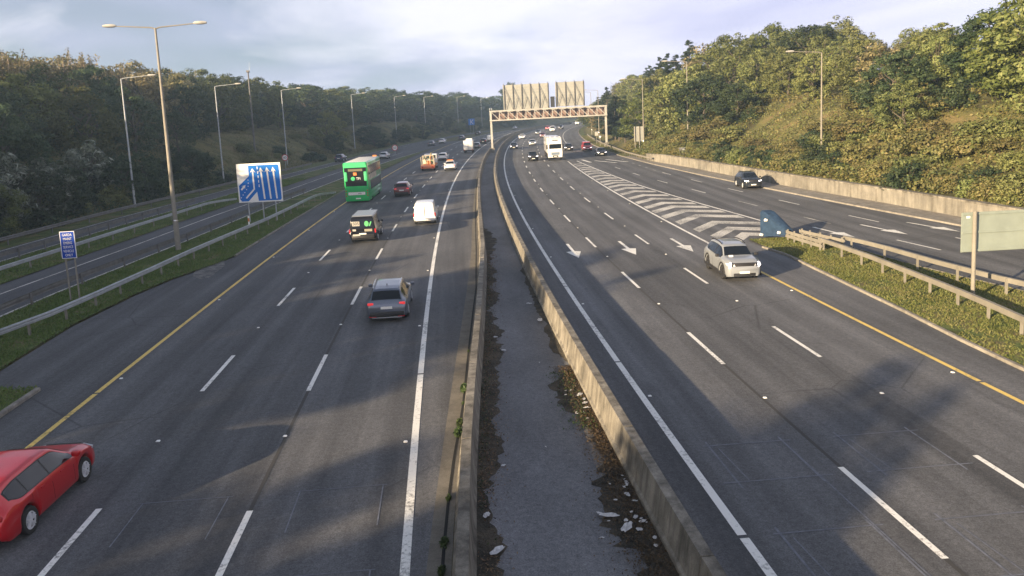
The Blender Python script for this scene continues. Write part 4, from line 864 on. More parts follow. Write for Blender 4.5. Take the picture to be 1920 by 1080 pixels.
def flatbed():
    r = empty('flatbed_truck', label='flatbed truck with an orange tail carrying pale and green machinery', cat='truck', mat4=at(128, -6.4)); w = whitep
    MB().rbox((0, 3.2, 1.35), (2.1, 1.9, 2.0), .12).build('cab', w, r, True); MB().box((0, 2.24, 1.9), (1.7, .03, .55)).build('rear_window', MT['glass'], r)
    MB().box((0, -.6, .8), (2.2, 5.8, .22)).build('flat_bed', MT['orange'], r); MB().rbox((0, -3.45, .62), (2.25, .5, .5), .06).build('tail_ramp', carpaint('orange red paint', (.60, .16, .06)), r, True)
    mg = carpaint('machine green', (.06, .16, .07)); dkm = MT['black']
    for nm_, c_, d_, mm in (('machine_body', (-.45, -1.2, 1.35), (.8, 1.2, .7), cream), ('machine_engine', (.45, -.6, 1.4), (.7, 1.5, .8), mg), ('fuel_tank', (.1, -1.9, 1.2), (.6, .4, .5), MT['orange']), ('machine_seat', (-.5, -.9, 1.95), (.4, .4, .45), dkm), ('hopper', (-.55, .9, 1.5), (.7, 1.1, .9), mg), ('control_box', (.6, -1.6, 1.9), (.3, .3, .5), dkm), ('drum', (.1, .5, 1.35), (.7, .7, .7), cream)):
        MB().rbox(c_, d_, .07).build(nm_, mm, r, True)
    for k_ in range(9): MB().cyl((R.uniform(-.9, .9), R.uniform(-2.2, -.2), 1.0), (R.uniform(-.9, .9), R.uniform(-2.2, -.2), R.uniform(1.8, 2.4)), .045, .04, 5).build('machine_pipe', [cream, mg, dkm, MT['orange']][k_ % 4], r)
    for x in (-.85, -.3, .3, .85): MB().cyl((x, -2.4, .9), (x, -2.4, 2.35), .05, .05, 6).build('cage_post', cream, r)
    for z in (1.6, 2.33): MB().cyl((-.9, -2.4, z), (.9, -2.4, z), .05, .05, 6).build('cage_rail', cream, r)
    MB().tube([(.2, -1.2, 2.0), (.35, -.2, 2.6), (.3, 1.0, 2.1)], .09, 6).build('machine_arm', carpaint('machine yellow', (.5, .36, .1)), r)
    for s in (-1, 1):
        MB().box((s*1.05, -3.1, 1.5), (.06, .1, 1.4)).build('stanchion', cream, r)
        for y in (-2.2, -1.1, 3.0): wheel(r, s*.95, y, .42, .26, 'darkrim', s)
        MB().box((s*.85, -3.71, .6), (.22, .03, .16)).build('tail_light', MT['tail'], r)
flatbed()
def box_truck(Y, o, label, L_=6.4, W_=2.05, H_=2.75):
    r = empty('box_van', label=label, cat='van', mat4=at(Y + L_/2, o)); h = L_/2
    MB().rbox((0, -.9, .75 + (H_ - .75)/2), (W_, L_ - 1.9, H_ - .75), .06).build('cargo_box', whitep, r, True)
    MB().rbox((0, h - 1.0, 1.3), (W_*.94, 1.9, 1.75), .15).build('cab', whitep, r, True); MB().rbox((0, h - 1.7, H_ + .06), (W_*.7, .8, .5), .12).build('wind_deflector', whitep, r, True)
    MB().box((0, -h + .035, 1.75), (.03, .03, H_ - 1.0)).build('door_gap', MT['dark'], r); MB().box((0, -h + .2, .62), (W_*.96, .3, .16)).build('rear_bumper', MT['black'], r)
    MB().box((-.3, -h + .03, .95), (.5, .03, .12)).build('number_plate', MT['plate'], r); MB().box((0, h - .045, 1.75), (W_*.8, .03, .6)).build('windscreen', MT['glass'], r)
    for s in (-1, 1):
        MB().box((s*.9, -h + .03, .75), (.12, .03, .2)).build('tail_light', MT['tail'], r); MB().rbox((s*(W_/2 + .12), h - 1.2, 1.7), (.2, .12, .34), .05).build('mirror', MT['black'], r)
        for y in (-h + 1.5, h - 1.1): wheel(r, s*(W_/2 - .15), y, .36, .24, 'darkrim', s)
box_truck(171.6, -2.5, 'white box van heading away in the lane next to the median')
def truck():
    r = empty('articulated_truck', label='big white truck with a tall cab coming towards the camera', cat='truck', mat4=at(134 + 8, 14.75, False)); w = carpaint('truck white', (.78, .77, .74)); h = 8.0
    m = MB(); m.loft([[(x*k, h - y, z) for x, z in ((-1.22, .55), (1.22, .55), (1.25, 1.2), (1.22, 2.6), (1.1, zt), (-1.1, zt), (-1.22, 2.6), (-1.25, 1.2))] for y, k, zt in ((0, .95, 2.95), (.12, 1, 3.3), (.8, 1, 3.75), (2.1, 1, 3.8))]); m.build('cab', w, r, True)
    m = MB(); m.poly([(-1.06, h - .03, 2.02), (1.06, h - .03, 2.02), (1.03, h + .0, 2.78), (-1.03, h + .0, 2.78)][::-1], (0, 1, 0), .03); m.build('windscreen', MT['glass'], r)
    MB().box((0, h + .1, 2.92), (2.15, .3, .16)).build('sun_visor', w, r); MB().box((0, h - .28, 3.4), (.95, .16, .2)).build('name_panel', MT['black'], r)
    MB().rbox((0, h + .01, 1.2), (1.45, .07, .48), .03).build('grille', mat('grey blue grille', (.16, .20, .25), .5), r)
    MB().box((0, h + .02, .75), (.95, .06, .3)).build('lower_grille', MT['black'], r); MB().box((0, h + .06, .72), (.5, .02, .11)).build('number_plate', MT['plate'], r)
    for s in (-1, 1):
        MB().rbox((s*.96, h + .0, .72), (.42, .1, .26), .05).build('headlight', MT['head'], r, True); MB().rbox((s*1.42, h - .25, 2.35), (.22, .16, .75), .06).build('mirror', MT['black'], r)
        for y in (h - 1.4, h - 4.6, -h + 1.5, -h + 2.8, -h + 4.1): wheel(r, s*1.05, y, .5, .3, 'darkrim', s)
    MB().rbox((0, -1.4, 2.45), (2.5, 13.0, 2.7), .06).build('trailer_box', w, r, True); MB().box((0, -.5, .95), (1.0, 14, .22)).build('chassis', MT['black'], r)
    for x in (-.8, 0, .8): MB().box((x, h - .5, 3.98), (.28, .3, .1)).build('marker_lamp', MT['head'], r)
truck()
su = car('family_suv', 'suv', at(39.45, 14.85, False, -.055), pearl, 'pale grey SUV with black roof edge and white angular daytime lights', 'car', 4.5, 1.87, 1.66, True, rim='darkrim', rails='black', clad=True, angular=True)
for s in (-1, 1):
    MB().box((s*.74, 2.155, .93), (.045, .08, .17), 0, Matrix.Rotation(math.radians(s*-42), 3, 'Y')).box((s*.74, 2.165, .80), (.045, .08, .17), 0, Matrix.Rotation(math.radians(s*42), 3, 'Y')).build('daytime_light', MT['headlit'], su)
    MB().loft([[(s*(.905 + q), y, z) for q, z in ((0, .22), (.03, .22), (.03, .34), (0, .36))] for y in (-1.9, 2.0)]).build('sill_trim', MT['black'], su)
    for yc in (.305*4.5, -.285*4.5):
        r0 = .46; MB().loft([[(s*(.89 + d), yc + math.cos(a)*rr, .372 + math.sin(a)*rr) for d, rr in ((0, r0), (.045, r0), (.045, r0 + .075), (0, r0 + .085))] for a in [math.pi*k/12 for k in range(13)]]).build('arch_trim', MT['black'], su)
MB().box((.42, 1.28, 1.16), (.22, .02, .1), 0, Matrix.Rotation(math.radians(55), 3, 'X')).build('dashboard_paper', MT['signwhite'], su)
car('family_suv', 'suv', at(79.6, 30.35, False, -.08), mat('slate paint', (.016, .02, .026), .2, 0, .25, coat=.2), 'dark grey SUV with pale wheels on the exit slip road near the wall', 'car', 4.45, 1.85, 1.62, True, rails='black', clad=True)
F = [('family_car', 'hatch', 151.0, -6.05, 1, whitep, 'white hatchback just ahead of the flatbed truck', {}),
 ('taxi', 'saloon', 124.3, -2.75, 1, whitep, 'white saloon taxi with an orange roof sign beside the flatbed truck', {'Ht': 1.5, 'brake': True}),
 ('family_car', 'hatch', 193, -1.95, 1, grey, 'grey car half hidden beside the white box van', {}),
 ('family_car', 'hatch', 218.5, -2.1, 1, blackp, 'black car ahead of the white box van', {}),
 ('panel_van', 'van', 232, -1.2, 1, whitep, 'white van seen behind the near gantry leg', {'Ht': 1.9, 'Ln': 4.9, 'glass_rear': False}),
 ('family_suv', 'suv', 164, -29.0, 1, bluep, 'dark blue car on the second slip road to the left of the bus', {}),
 ('family_car', 'hatch', 166.5, -20.1, 1, silver, 'silver car on the first slip road just right of the bus roof', {}),
 ('family_car', 'hatch', 222, -17.3, 1, grey, 'grey car on the slip road behind a white car', {}),
 ('family_car', 'hatch', 236, -16.2, 1, whitep, 'white car on the slip road between two dark cars', {}),
 ('family_car', 'hatch', 260, -13.6, 1, bluep, 'dark car joining from the slip road beyond the box van', {}),
 ('family_car', 'suv', 298, -13.9, 1, blackp, 'dark car far along the joining slip lane under the blue sign', {}),
 ('family_car', 'hatch', 362, -11.0, 1, silver, 'tiny silver car heading away beyond the gantry', {}),
 ('family_car', 'hatch', 181.5, 7.45, 0, blackp, 'black car with lit headlights in the lane next to the median barrier', {}),
 ('family_suv', 'suv', 137.3, 10.95, 0, blackp, 'black SUV with lit headlights just right of the leading black car', {}),
 ('family_car', 'hatch', 195, 11.8, 0, silver, 'silver car with lit headlights behind the black SUV', {}),
 ('family_car', 'hatch', 239, 7.85, 0, whitep, 'white car next to the median coming under the gantry', {}),
 ('family_car', 'hatch', 271, 11.4, 0, grey, 'grey car in the middle lane far under the gantry', {}),
 ('panel_van', 'van', 290, 15.3, 0, whitep, 'white van in the far lane beyond the truck', {'Ht': 2.1, 'Ln': 5.2, 'Wd': 1.95}),
 ('family_car', 'hatch', 321, 10.7, 0, redv, 'small red car beside the far white van', {}),
 ('family_car', 'suv', 314, 16.7, 0, blackp, 'far black car to the right of the white van', {}),
 ('family_car', 'hatch', 163.5, 19.0, 0, blackp, 'black car just behind the white truck', {}),
 ('panel_van', 'van', 159, 22.5, 0, redv, 'red van on the inside lane by the verge', {'Ht': 1.85, 'Ln': 4.7}),
 ('family_car', 'saloon', 141.5, 23.4, 0, blackp, 'black saloon with lit headlights entering the exit slip road', {}),
 ('panel_van', 'van', 376, 16.6, 0, whitep, 'farthest white van by the verge beyond the gantry', {'Ht': 2.3, 'Ln': 5.6, 'Wd': 2.0}),
 ('family_car', 'hatch', 243, 14.1, 0, maroon, 'dark red car partly hidden behind the truck', {})]
for nm, kd, Y, o, aw, pm, lb, kw in F:
    c = car(nm, kd, at(Y, o, bool(aw)), pm, lb, 'van' if 'van' in nm else 'taxi' if nm == 'taxi' else 'car', **({'Ln': 4.3, 'Ht': 1.62 if kd == 'suv' else 1.48} | kw))
    if nm == 'taxi': MB().rbox((0, -.1, 1.56), (1.0, .3, .14), .04).build('roof_sign', MT['orange'], c)

# ------------------------------------------------------------------ vegetation
rng = np.random.default_rng(11)
LM = {
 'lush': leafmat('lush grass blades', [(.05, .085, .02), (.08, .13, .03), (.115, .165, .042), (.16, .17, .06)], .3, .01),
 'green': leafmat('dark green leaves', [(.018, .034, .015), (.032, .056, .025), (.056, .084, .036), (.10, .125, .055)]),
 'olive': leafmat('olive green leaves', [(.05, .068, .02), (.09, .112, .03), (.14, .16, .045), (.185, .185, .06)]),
 'sunny': leafmat('late summer leaves brightened for sun', [(.07, .09, .028), (.112, .134, .042), (.16, .175, .06), (.205, .205, .085)], .2),  # late summer green, colour lifted to imitate sunlit haze on the right bank
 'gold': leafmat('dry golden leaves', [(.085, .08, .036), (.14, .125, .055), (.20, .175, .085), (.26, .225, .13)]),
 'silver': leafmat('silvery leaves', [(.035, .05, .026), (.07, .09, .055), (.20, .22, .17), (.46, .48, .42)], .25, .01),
 'pine': leafmat('pine needles', [(.018, .03, .016), (.028, .046, .022), (.045, .065, .03)], .15, .015),
 'rust': leafmat('russet bramble leaves', [(.07, .078, .026), (.115, .12, .04), (.165, .15, .055), (.205, .16, .075)], .2),
 'weed': leafmat('weed leaves', [(.04, .065, .022), (.06, .095, .03), (.085, .115, .045)]),
 'fallen': leafmat('fallen leaves', [(.04, .03, .02), (.08, .055, .032), (.14, .095, .05), (.20, .155, .095)], .1),
 'blade': leafmat('grass blades', [(.075, .09, .024), (.115, .135, .036), (.165, .165, .055), (.23, .19, .095)], .3, .01)}
def leafcloud(name, C, Nv, ln, asp=.5, jitter=.36):
    """one small diamond-shaped leaf or leaf spray at every point"""
    n = len(C); Nv = Nv + rng.normal(0, jitter, (n, 3)); Nv /= np.linalg.norm(Nv, axis=1)[:, None] + 1e-9
    r = rng.normal(0, 1, (n, 3)); T = np.cross(Nv, r); T /= np.linalg.norm(T, axis=1)[:, None] + 1e-9; Bv = np.cross(Nv, T)
    l = (ln*rng.uniform(.6, 1.35, n))[:, None]; w = l*asp
    V = np.stack([C + T*l, C + Bv*w + Nv*w*.25, C - T*l*.9, C - Bv*w + Nv*w*.25], 1).reshape(-1, 3)
    me = bpy.data.meshes.new(name); me.vertices.add(4*n); me.vertices.foreach_set('co', V.astype('f').ravel())
    me.loops.add(4*n); me.loops.foreach_set('vertex_index', np.arange(4*n, dtype='i')); me.polygons.add(n)
    me.polygons.foreach_set('loop_start', np.arange(0, 4*n, 4, dtype='i')); me.polygons.foreach_set('loop_total', np.full(n, 4, 'i'))
    me.update(calc_edges=True); return me
def sph(n):
    v = rng.normal(0, 1, (n, 3)); return v / np.linalg.norm(v, axis=1)[:, None]
def clumps(cent, rad, per):
    C, Nn = [], []
    for c, r in zip(cent, rad):
        k = int(per*(r*r)); d = sph(k); d[:, 2] = np.abs(d[:, 2])*.9 + d[:, 2]*.1 if rng.random() < .2 else d[:, 2]
        q = rng.uniform(.55, 1.05, (k, 1)); C.append(c + d*q*r*np.array([1, 1, .8])); Nn.append(d + np.array([0, 0, .22]))
    return np.concatenate(C), np.concatenate(Nn)
def broad(name, m, Hc=10, Rr=3.6, ncl=112, per=150, ln=.17, base=.02, top=1.0, asp=.5):
    cent, rad = [], []
    for i in range(ncl):
        d = sph(1)[0]; q = rng.uniform(.45, 1.0)**.6; z = .5*Hc*(1 + base) + d[2]*q*.46*Hc
        t = z/Hc; prof = 1.0 if t < .55 else math.sqrt(max(.05, 1 - ((t - .55)/.5)**2))
        cent.append((d[0]*q*Rr*prof, d[1]*q*Rr*prof, z)); rad.append(rng.uniform(.45, 1.0)*(.8 + .03*Rr))
    C, Nn = clumps(np.array(cent), rad, per); me = leafcloud(name, C, Nn, ln, asp); me.materials.append(LM[m]); return me
def trunkmesh(name, Hc, r0=.2, limbs=7, mt='bark', spread=2.2):
    m = MB(); b = [(0, 0, -1.0)] + [(rng.normal(0, .10)*k, rng.normal(0, .10)*k, Hc*.8*k/5) for k in range(1, 6)]
    m.tube(b, [r0*1.3] + [r0*(1 - .17*k) for k in range(1, 6)], 7)
    for k in range(limbs):
        z = Hc*rng.uniform(.18, .65); a = rng.uniform(0, 6.28); s = spread*rng.uniform(.6, 1.2)
        m.tube([(0, 0, z), (math.cos(a)*s*.5, math.sin(a)*s*.5, z + s*.5), (math.cos(a)*s, math.sin(a)*s, z + s*1.2)], [r0*.45, r0*.3, r0*.1], 5)
    me = bpy.data.meshes.new(name); me.from_pydata(m.v, [], m.f); me.materials.append(MT[mt]); return me
def twig_tree(Hc=10, n=46):
    m = MB(); m.tube([(0, 0, -1), (.1, 0, Hc*.4), (0, .1, Hc*.9)], [.16, .11, .03], 6); C = []
    for k in range(n):
        a = rng.uniform(0, 6.28); s = rng.uniform(.2, 2.0); z0 = rng.uniform(.15, .6)*Hc; z1 = min(z0 + rng.uniform(2, 5), Hc*rng.uniform(.85, 1.04))
        p = [(math.cos(a)*s*.25, math.sin(a)*s*.25, z0), (math.cos(a)*s*.8, math.sin(a)*s*.8, (z0 + z1)/2), (math.cos(a + .2)*s, math.sin(a + .2)*s, z1)]
        m.tube(p, [.045, .03, .012], 3); 
        for q in range(44): t = rng.uniform(.25, 1); C.append(np.array(p[1])*(1 - t) + np.array(p[2])*t + rng.normal(0, .16, 3))
    me = bpy.data.meshes.new('trunk'); me.from_pydata(m.v, [], m.f); me.materials.append(MT['pale_bark'])
    c = leafcloud('crown', np.array(C), sph(len(C)), .13, .5); c.materials.append(LM['gold']); return me, c
def pine(Hc=13):
    C, Nn = [], []; m = MB(); m.tube([(0, 0, -1), (0, .1, Hc*.5), (0, 0, Hc)], [.24, .16, .03], 7)
    for k in range(64):
        t = rng.uniform(.14, 1); z = t*Hc; a = rng.uniform(0, 6.28); l = (1 - t)**.75*3.3*rng.uniform(.65, 1.15) + .25
        e = np.array([math.cos(a)*l, math.sin(a)*l, z + l*.12]); m.tube([(0, 0, z), tuple(e)], [.05, .015], 3)
        n = int(40 + l*75); q = rng.uniform(.2, 1.03, n)[:, None]
        pts = np.array([0, 0, z])*(1 - q) + e*q + rng.normal(0, 1, (n, 3))*np.array([.2, .2, .13])*(.5 + l*.25); C.append(pts); Nn.append(np.tile([0, 0, 1.], (n, 1)))
    c = leafcloud('crown', np.concatenate(C), np.concatenate(Nn), .2, .32, .8); c.materials.append(LM['pine'])
    me = bpy.data.meshes.new('trunk'); me.from_pydata(m.v, [], m.f); me.materials.append(MT['bark']); return me, c
def bush(m, Hc=3.0, Rr=2.0, ln=.14, n=34, per=170):
    cent, rad = [], []
    for i in range(n):
        a = rng.uniform(0, 6.28); q = math.sqrt(rng.uniform(0, 1)); cent.append((math.cos(a)*q*Rr*.8, math.sin(a)*q*Rr*.8, Hc*(.12 + .7*rng.uniform(0, 1)*math.sqrt(1 - .8*q*q)))); rad.append(rng.uniform(.45, .95))
    C, Nn = clumps(np.array(cent), rad, per); k = C[:, 2] > -.2; c = leafcloud('crown', C[k], Nn[k], ln, .55); c.materials.append(LM[m]); return c
KIND = {}
for nm, mt, a in (('broad', 'green', {}), ('round', 'green', dict(Hc=10, Rr=4.3, ncl=135, ln=.18)), ('tall', 'olive', dict(Hc=11, Rr=3.0, ncl=100, ln=.16)), ('olive', 'olive', dict(Hc=9, Rr=3.9, ncl=118)), ('gold', 'gold', dict(Hc=8.5, Rr=3.3, ncl=80, per=110)), ('sunny', 'sunny', dict(Hc=9.5, Rr=3.8, ncl=120)), ('sunnytall', 'sunny', dict(Hc=11, Rr=3.2, ncl=105, ln=.16)), ('silver', 'silver', dict(Hc=7, Rr=3.0, ncl=70, per=90, ln=.34, asp=.26))):
    KIND[nm] = [(trunkmesh('trunk', a.get('Hc', 10), .2), broad('crown', mt, **a), a.get('Hc', 10)) for _ in range(2)]
KIND['twig'] = [(*twig_tree(), 10) for _ in range(2)]
KIND['pine'] = [(*pine(), 13) for _ in range(2)]
KIND['bush'] = [(trunkmesh('stem', 2.2, .06, 6, 'bark', 1.2), bush(k), 3.0) for k in ('rust', 'sunny', 'green')]
counts = {}
def tree(kind, Y, o, height, label, name=None, group=None, cat='tree', var=None, wide=1.0, sink=.15):
    tr, cr, Hc = KIND[kind][(var if var is not None else R.randrange(9)) % len(KIND[kind])]
    s = height/Hc; M = Matrix.Translation(G(Y, o, -sink - (.06*height if kind not in ('bush', 'pine', 'twig') else 0))) @ Matrix.Rotation(R.uniform(0, 6.28), 4, 'Z') @ Matrix.Diagonal((s*wide, s*wide, s, 1))
    r = empty(name or {'pine': 'pine_tree', 'twig': 'dry_tree', 'bush': 'bramble_bush'}.get(kind, 'leafy_tree'), label=label, cat=cat, group=group, mat4=M)
    for me, nm in ((tr, 'stem' if kind == 'bush' else 'trunk'), (cr, 'crown')):
        d = bpy.data.objects.new(nm, me); COL.objects.link(d); d.parent = r
    counts[label] = counts.get(label, 0) + 1; return r
# how far across the road the evening shade of the left wood reaches, by the place it falls
reach = tab([(-60, 1), (13, 1), (15.5, 4), (18.2, 1), (19, 18), (22.4, 18), (23.2, 1), (40, 1), (42, 20), (49.5, 20), (52, -1.5), (78, -1.5), (82, 4.5), (99, 4.5), (103, -1), (140, -1), (175, 8), (500, 12)])
_dx, _dy, _te = math.cos(SUN_AZ), math.sin(SUN_AZ), math.tan(SUN_EL)
def road_hit(p, oo):
    """walk down-sun from p to the line o = oo; returns (Y there, distance)"""
    sd = 60.0
    for _ in range(12):
        y = p.y + _dy*sd; q = P(y, oo); err = q.x + (y - q.y)*0 - (p.x + _dx*sd); sd += err*.9
    return p.y + _dy*sd, sd
def shade_env(Y, o):
    p = P(Y, o); yg, _ = road_hit(p, 10.0); r = reach(yg); y2, sd = road_hit(p, r)
    return rz(y2) + sd*_te - p.z
ADJ = {'sunny': 'yellow-green leafy', 'sunnytall': 'slender yellow-green', 'broad': 'dark leafy', 'round': 'wide rounded dark', 'tall': 'slender olive', 'olive': 'olive green', 'gold': 'golden brown', 'twig': 'pale bare-twigged', 'silver': 'silvery-leaved'}
LG = {'broad': 'dark leafy tree in the shaded wood beyond the slip roads', 'round': 'wide rounded dark tree in the shaded wood on the slope beyond the slip roads', 'tall': 'slender olive tree in the shaded wood on the slope beyond the slip roads', 'olive': 'olive green tree in the shaded wood on the slope beyond the slip roads',
      'gold': 'golden brown tree along the top of the shaded wood beyond the slip roads', 'twig': 'pale bare-twigged tree on the skyline of the shaded wood', 'silver': 'silvery-leaved tree at the near front of the shaded wood'}
Y = -66.0
while Y < 470:
    sp = 8.2 if Y < 110 else 9.8 if Y < 200 else 16.5
    a = 2.2
    while a < (64 if Y > 55 else 50):
        y = Y + R.uniform(-.45, .45)*sp; aa = a + R.uniform(-.4, .4)*sp*.8; aa = max(aa, 1.8); o = bankL(y) - aa
        env = min(shade_env(y, o), .29*(1 - o) if (18 < road_hit(P(y, o), 10)[0] < 23.5) else 99) + R.uniform(-1.3, .3); gh = bank(y, o); h = env - gh
        mx = 6.0 if aa < 5 else 9 if aa < 10 else 13.5
        h = min(h, mx*R.uniform(.85, 1.1))
        skip = (138 < y < 205 and 1.5 < aa < 15 and R.random() < .75) or (110 < y < 140 and aa < 6 and R.random() < .6)
        if h > 2.6 and not skip:
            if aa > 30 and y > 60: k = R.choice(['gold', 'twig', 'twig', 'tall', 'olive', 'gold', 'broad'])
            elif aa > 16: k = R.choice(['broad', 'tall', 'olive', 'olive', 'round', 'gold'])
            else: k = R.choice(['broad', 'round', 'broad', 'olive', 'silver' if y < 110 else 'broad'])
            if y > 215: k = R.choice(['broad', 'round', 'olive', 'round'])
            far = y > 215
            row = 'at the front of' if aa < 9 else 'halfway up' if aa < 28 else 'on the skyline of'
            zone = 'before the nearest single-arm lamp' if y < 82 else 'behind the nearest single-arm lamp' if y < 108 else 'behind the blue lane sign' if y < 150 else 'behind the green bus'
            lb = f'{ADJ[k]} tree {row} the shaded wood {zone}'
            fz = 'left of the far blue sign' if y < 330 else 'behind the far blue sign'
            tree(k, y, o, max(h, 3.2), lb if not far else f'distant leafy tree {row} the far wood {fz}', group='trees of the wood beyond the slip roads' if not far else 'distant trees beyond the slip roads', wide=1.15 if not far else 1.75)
        a += sp
    Y += sp
for y, o, top, lb in ((88, -57, 18.8, 'tall dark blue-green tree on the skyline at the left edge of the wood'), (95, -62, 19.6, 'second tall dark tree on the skyline beside the bare-twigged row')):
    tree('broad', y, o, top - bank(y, o), lb, wide=1.0)
for i in range(17):
    y = 100 + 4.1*i + R.uniform(-1, 1); o = -58 - R.uniform(0, 9) - .03*i
    tree('twig' if i % 3 else 'gold', y, o, (20.4 + (1.6 if i in (8, 9) else 0) + R.uniform(-1.2, .8)) - bank(y, o), 'pale bare-twigged tree in the sunlit row along the skyline' if i % 3 else 'golden leafy tree in the sunlit row along the skyline', group='pale trees along the skyline', wide=1.1)
for yt, oo in ((19.3, -39.5), (21.4, -40.5), (20.3, -46)):  # unseen trees added beside the camera, heights set by the shade wanted
    y = min((abs(road_hit(P(q, oo), 10)[0] - yt), q) for q in yrange(-60, 20, .5))[1]; p = P(y, oo); y2, sd = road_hit(p, 17.0)
    tree('round', y, oo, (rz(y2) + sd*_te - p.z - bank(y, oo))*1.05, 'unseen tall rounded tree added to cast shade on the near lanes', group='unseen trees added for their shade', wide=.72)
big = tree('round', 446, -37, 24, 'tall dark tree standing above the skyline just left of the gantry sign boards', wide=.8)
for y, o, h in ((69, -40.3, 5.2), (73, -41.5, 6.4), (77.5, -40.2, 6.0), (82.0, -41.2, 5.0), (72, -46, 8.2), (90, -42, 6.2)):
    tree('silver', y, o, h, 'silver-leaved bushy tree at the near front of the shaded wood', group='silvery trees at the front of the wood', wide=1.1)
# right bank
RG = {'broad': 'dark green tree in the sunlit wood above the retaining wall', 'round': 'large rounded tree in the sunlit wood above the retaining wall', 'tall': 'slender olive tree in the sunlit wood above the retaining wall', 'olive': 'olive green tree in the sunlit wood above the retaining wall', 'gold': 'yellowish tree in the sunlit wood above the retaining wall'}
skyR = tab([(40, 26), (66, 23.5), (74, 19.5), (83, 17.5), (96, 16.5), (110, 18), (122, 21.5), (150, 24), (185, 19), (260, 20), (420, 24)])
Y = 34.0
while Y < 455:
    sp = 7.4 if Y < 130 else 9 if Y < 200 else 15
    a = 8.5 if Y < 150 else 4.0
    while a < (42 if Y < 260 else 26):
        y = Y + R.uniform(-.45, .45)*sp; aa = max(a + R.uniform(-.4, .4)*sp*.8, 3.5 if Y > 150 else 7); o = bankR(y) + aa
        gh = bank(y, o); t = min(1, max(0, (aa - 4)/15)); h = min(13.5 if y > 78 else 17, (skyR(y) - gh)*(.42 + .58*t)*R.uniform(.78, 1.08))
        clear = (84 < y < 112 and aa < 17 and R.random() < .5) or (56 < y < 70 and aa < 12 and R.random() < .25)
        if not clear and h > 2.5:
            pn = 165 < y < 275 and aa < 22
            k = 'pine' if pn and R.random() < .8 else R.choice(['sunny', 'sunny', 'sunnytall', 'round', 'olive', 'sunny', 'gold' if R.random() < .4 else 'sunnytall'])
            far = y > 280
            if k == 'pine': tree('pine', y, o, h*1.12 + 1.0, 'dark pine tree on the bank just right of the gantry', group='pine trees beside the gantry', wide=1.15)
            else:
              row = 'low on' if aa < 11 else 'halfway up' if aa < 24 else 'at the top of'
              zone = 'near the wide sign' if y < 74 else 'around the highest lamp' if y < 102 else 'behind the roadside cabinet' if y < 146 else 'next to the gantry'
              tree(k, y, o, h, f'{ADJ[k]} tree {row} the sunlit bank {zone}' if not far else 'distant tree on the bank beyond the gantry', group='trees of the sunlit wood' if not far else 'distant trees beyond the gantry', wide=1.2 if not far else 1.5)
        a += sp
    Y += sp
# bramble bushes over the lower bank, and some at the foot of the left slope
for i in range(225):
    y = 40 + 112*(i + R.random())/225; o = bankR(y) + R.choice([R.uniform(1.2, 4), R.uniform(2, 8), R.uniform(5, 14)]); v = R.choice([0, 0, 1, 1, 2])
    if 90 < y < 106 and o - bankR(y) > 5: continue
    tree('bush', y, o, R.uniform(1.3, 2.6)*(1.25 if o - bankR(y) > 5 else 1), ['russet bramble bush tumbling over the bank above the retaining wall', 'olive bramble bush on the bank above the retaining wall', 'dark green bush on the bank above the retaining wall'][v], cat='bush', group='bushes above the retaining wall', var=v, wide=1.25)
for i in range(120):
    y = 56 + (60 if i % 2 else 190)*(i + R.random())/120; o = bankL(y) - R.uniform(.8, 11 if 130 < y < 210 else 7); v = R.choice([0, 0, 1, 2] if y > 120 else [2, 2, 1])
    tree('bush', y, o, R.uniform(1.2, 2.6), ['brownish scrubby bush at the foot of the shaded slope', 'olive scrubby bush at the foot of the shaded slope', 'dark scrubby bush at the foot of the shaded slope'][v], cat='bush', group='bushes at the foot of the shaded slope', var=v, wide=1.3)
def ground_leaves(name, n, fY, fo, hh, mt, ln, jitter=.7, base=None):
    C = np.zeros((n, 3)); k = 0
    while k < n:
        y = fY(); o = fo(y)
        d = noise.noise(Vector((y*.35, o*.35, 5.5)))
        if d < R.uniform(-.5, .25): continue
        C[k] = G(y, o, hh*R.random()**1.5*(1 + d) + .02) if base is None else P(y, o, base + hh*R.random()); k += 1
    me = leafcloud(name, C, np.tile([0, 0, 1.], (n, 1)), ln, .5, jitter); me.materials.append(LM[mt]); o = bpy.data.objects.new(name, me); COL.objects.link(o); o['kind'] = 'stuff'; return o
ground_leaves('undergrowth', 26000, lambda: R.uniform(38, 150), lambda y: bankR(y) + .6 + 15*R.random()**1.4, .75, 'rust', .17)
ground_leaves('undergrowth', 20000, lambda: R.uniform(38, 150), lambda y: bankR(y) + .7 + 12*R.random()**1.2, .9, 'sunny', .14)
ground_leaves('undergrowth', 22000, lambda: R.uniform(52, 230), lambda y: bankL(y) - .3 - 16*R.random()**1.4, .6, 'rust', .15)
ground_leaves('undergrowth', 16000, lambda: R.uniform(52, 125), lambda y: bankL(y) - .3 - 14*R.random()**1.2, .9, 'green', .15)
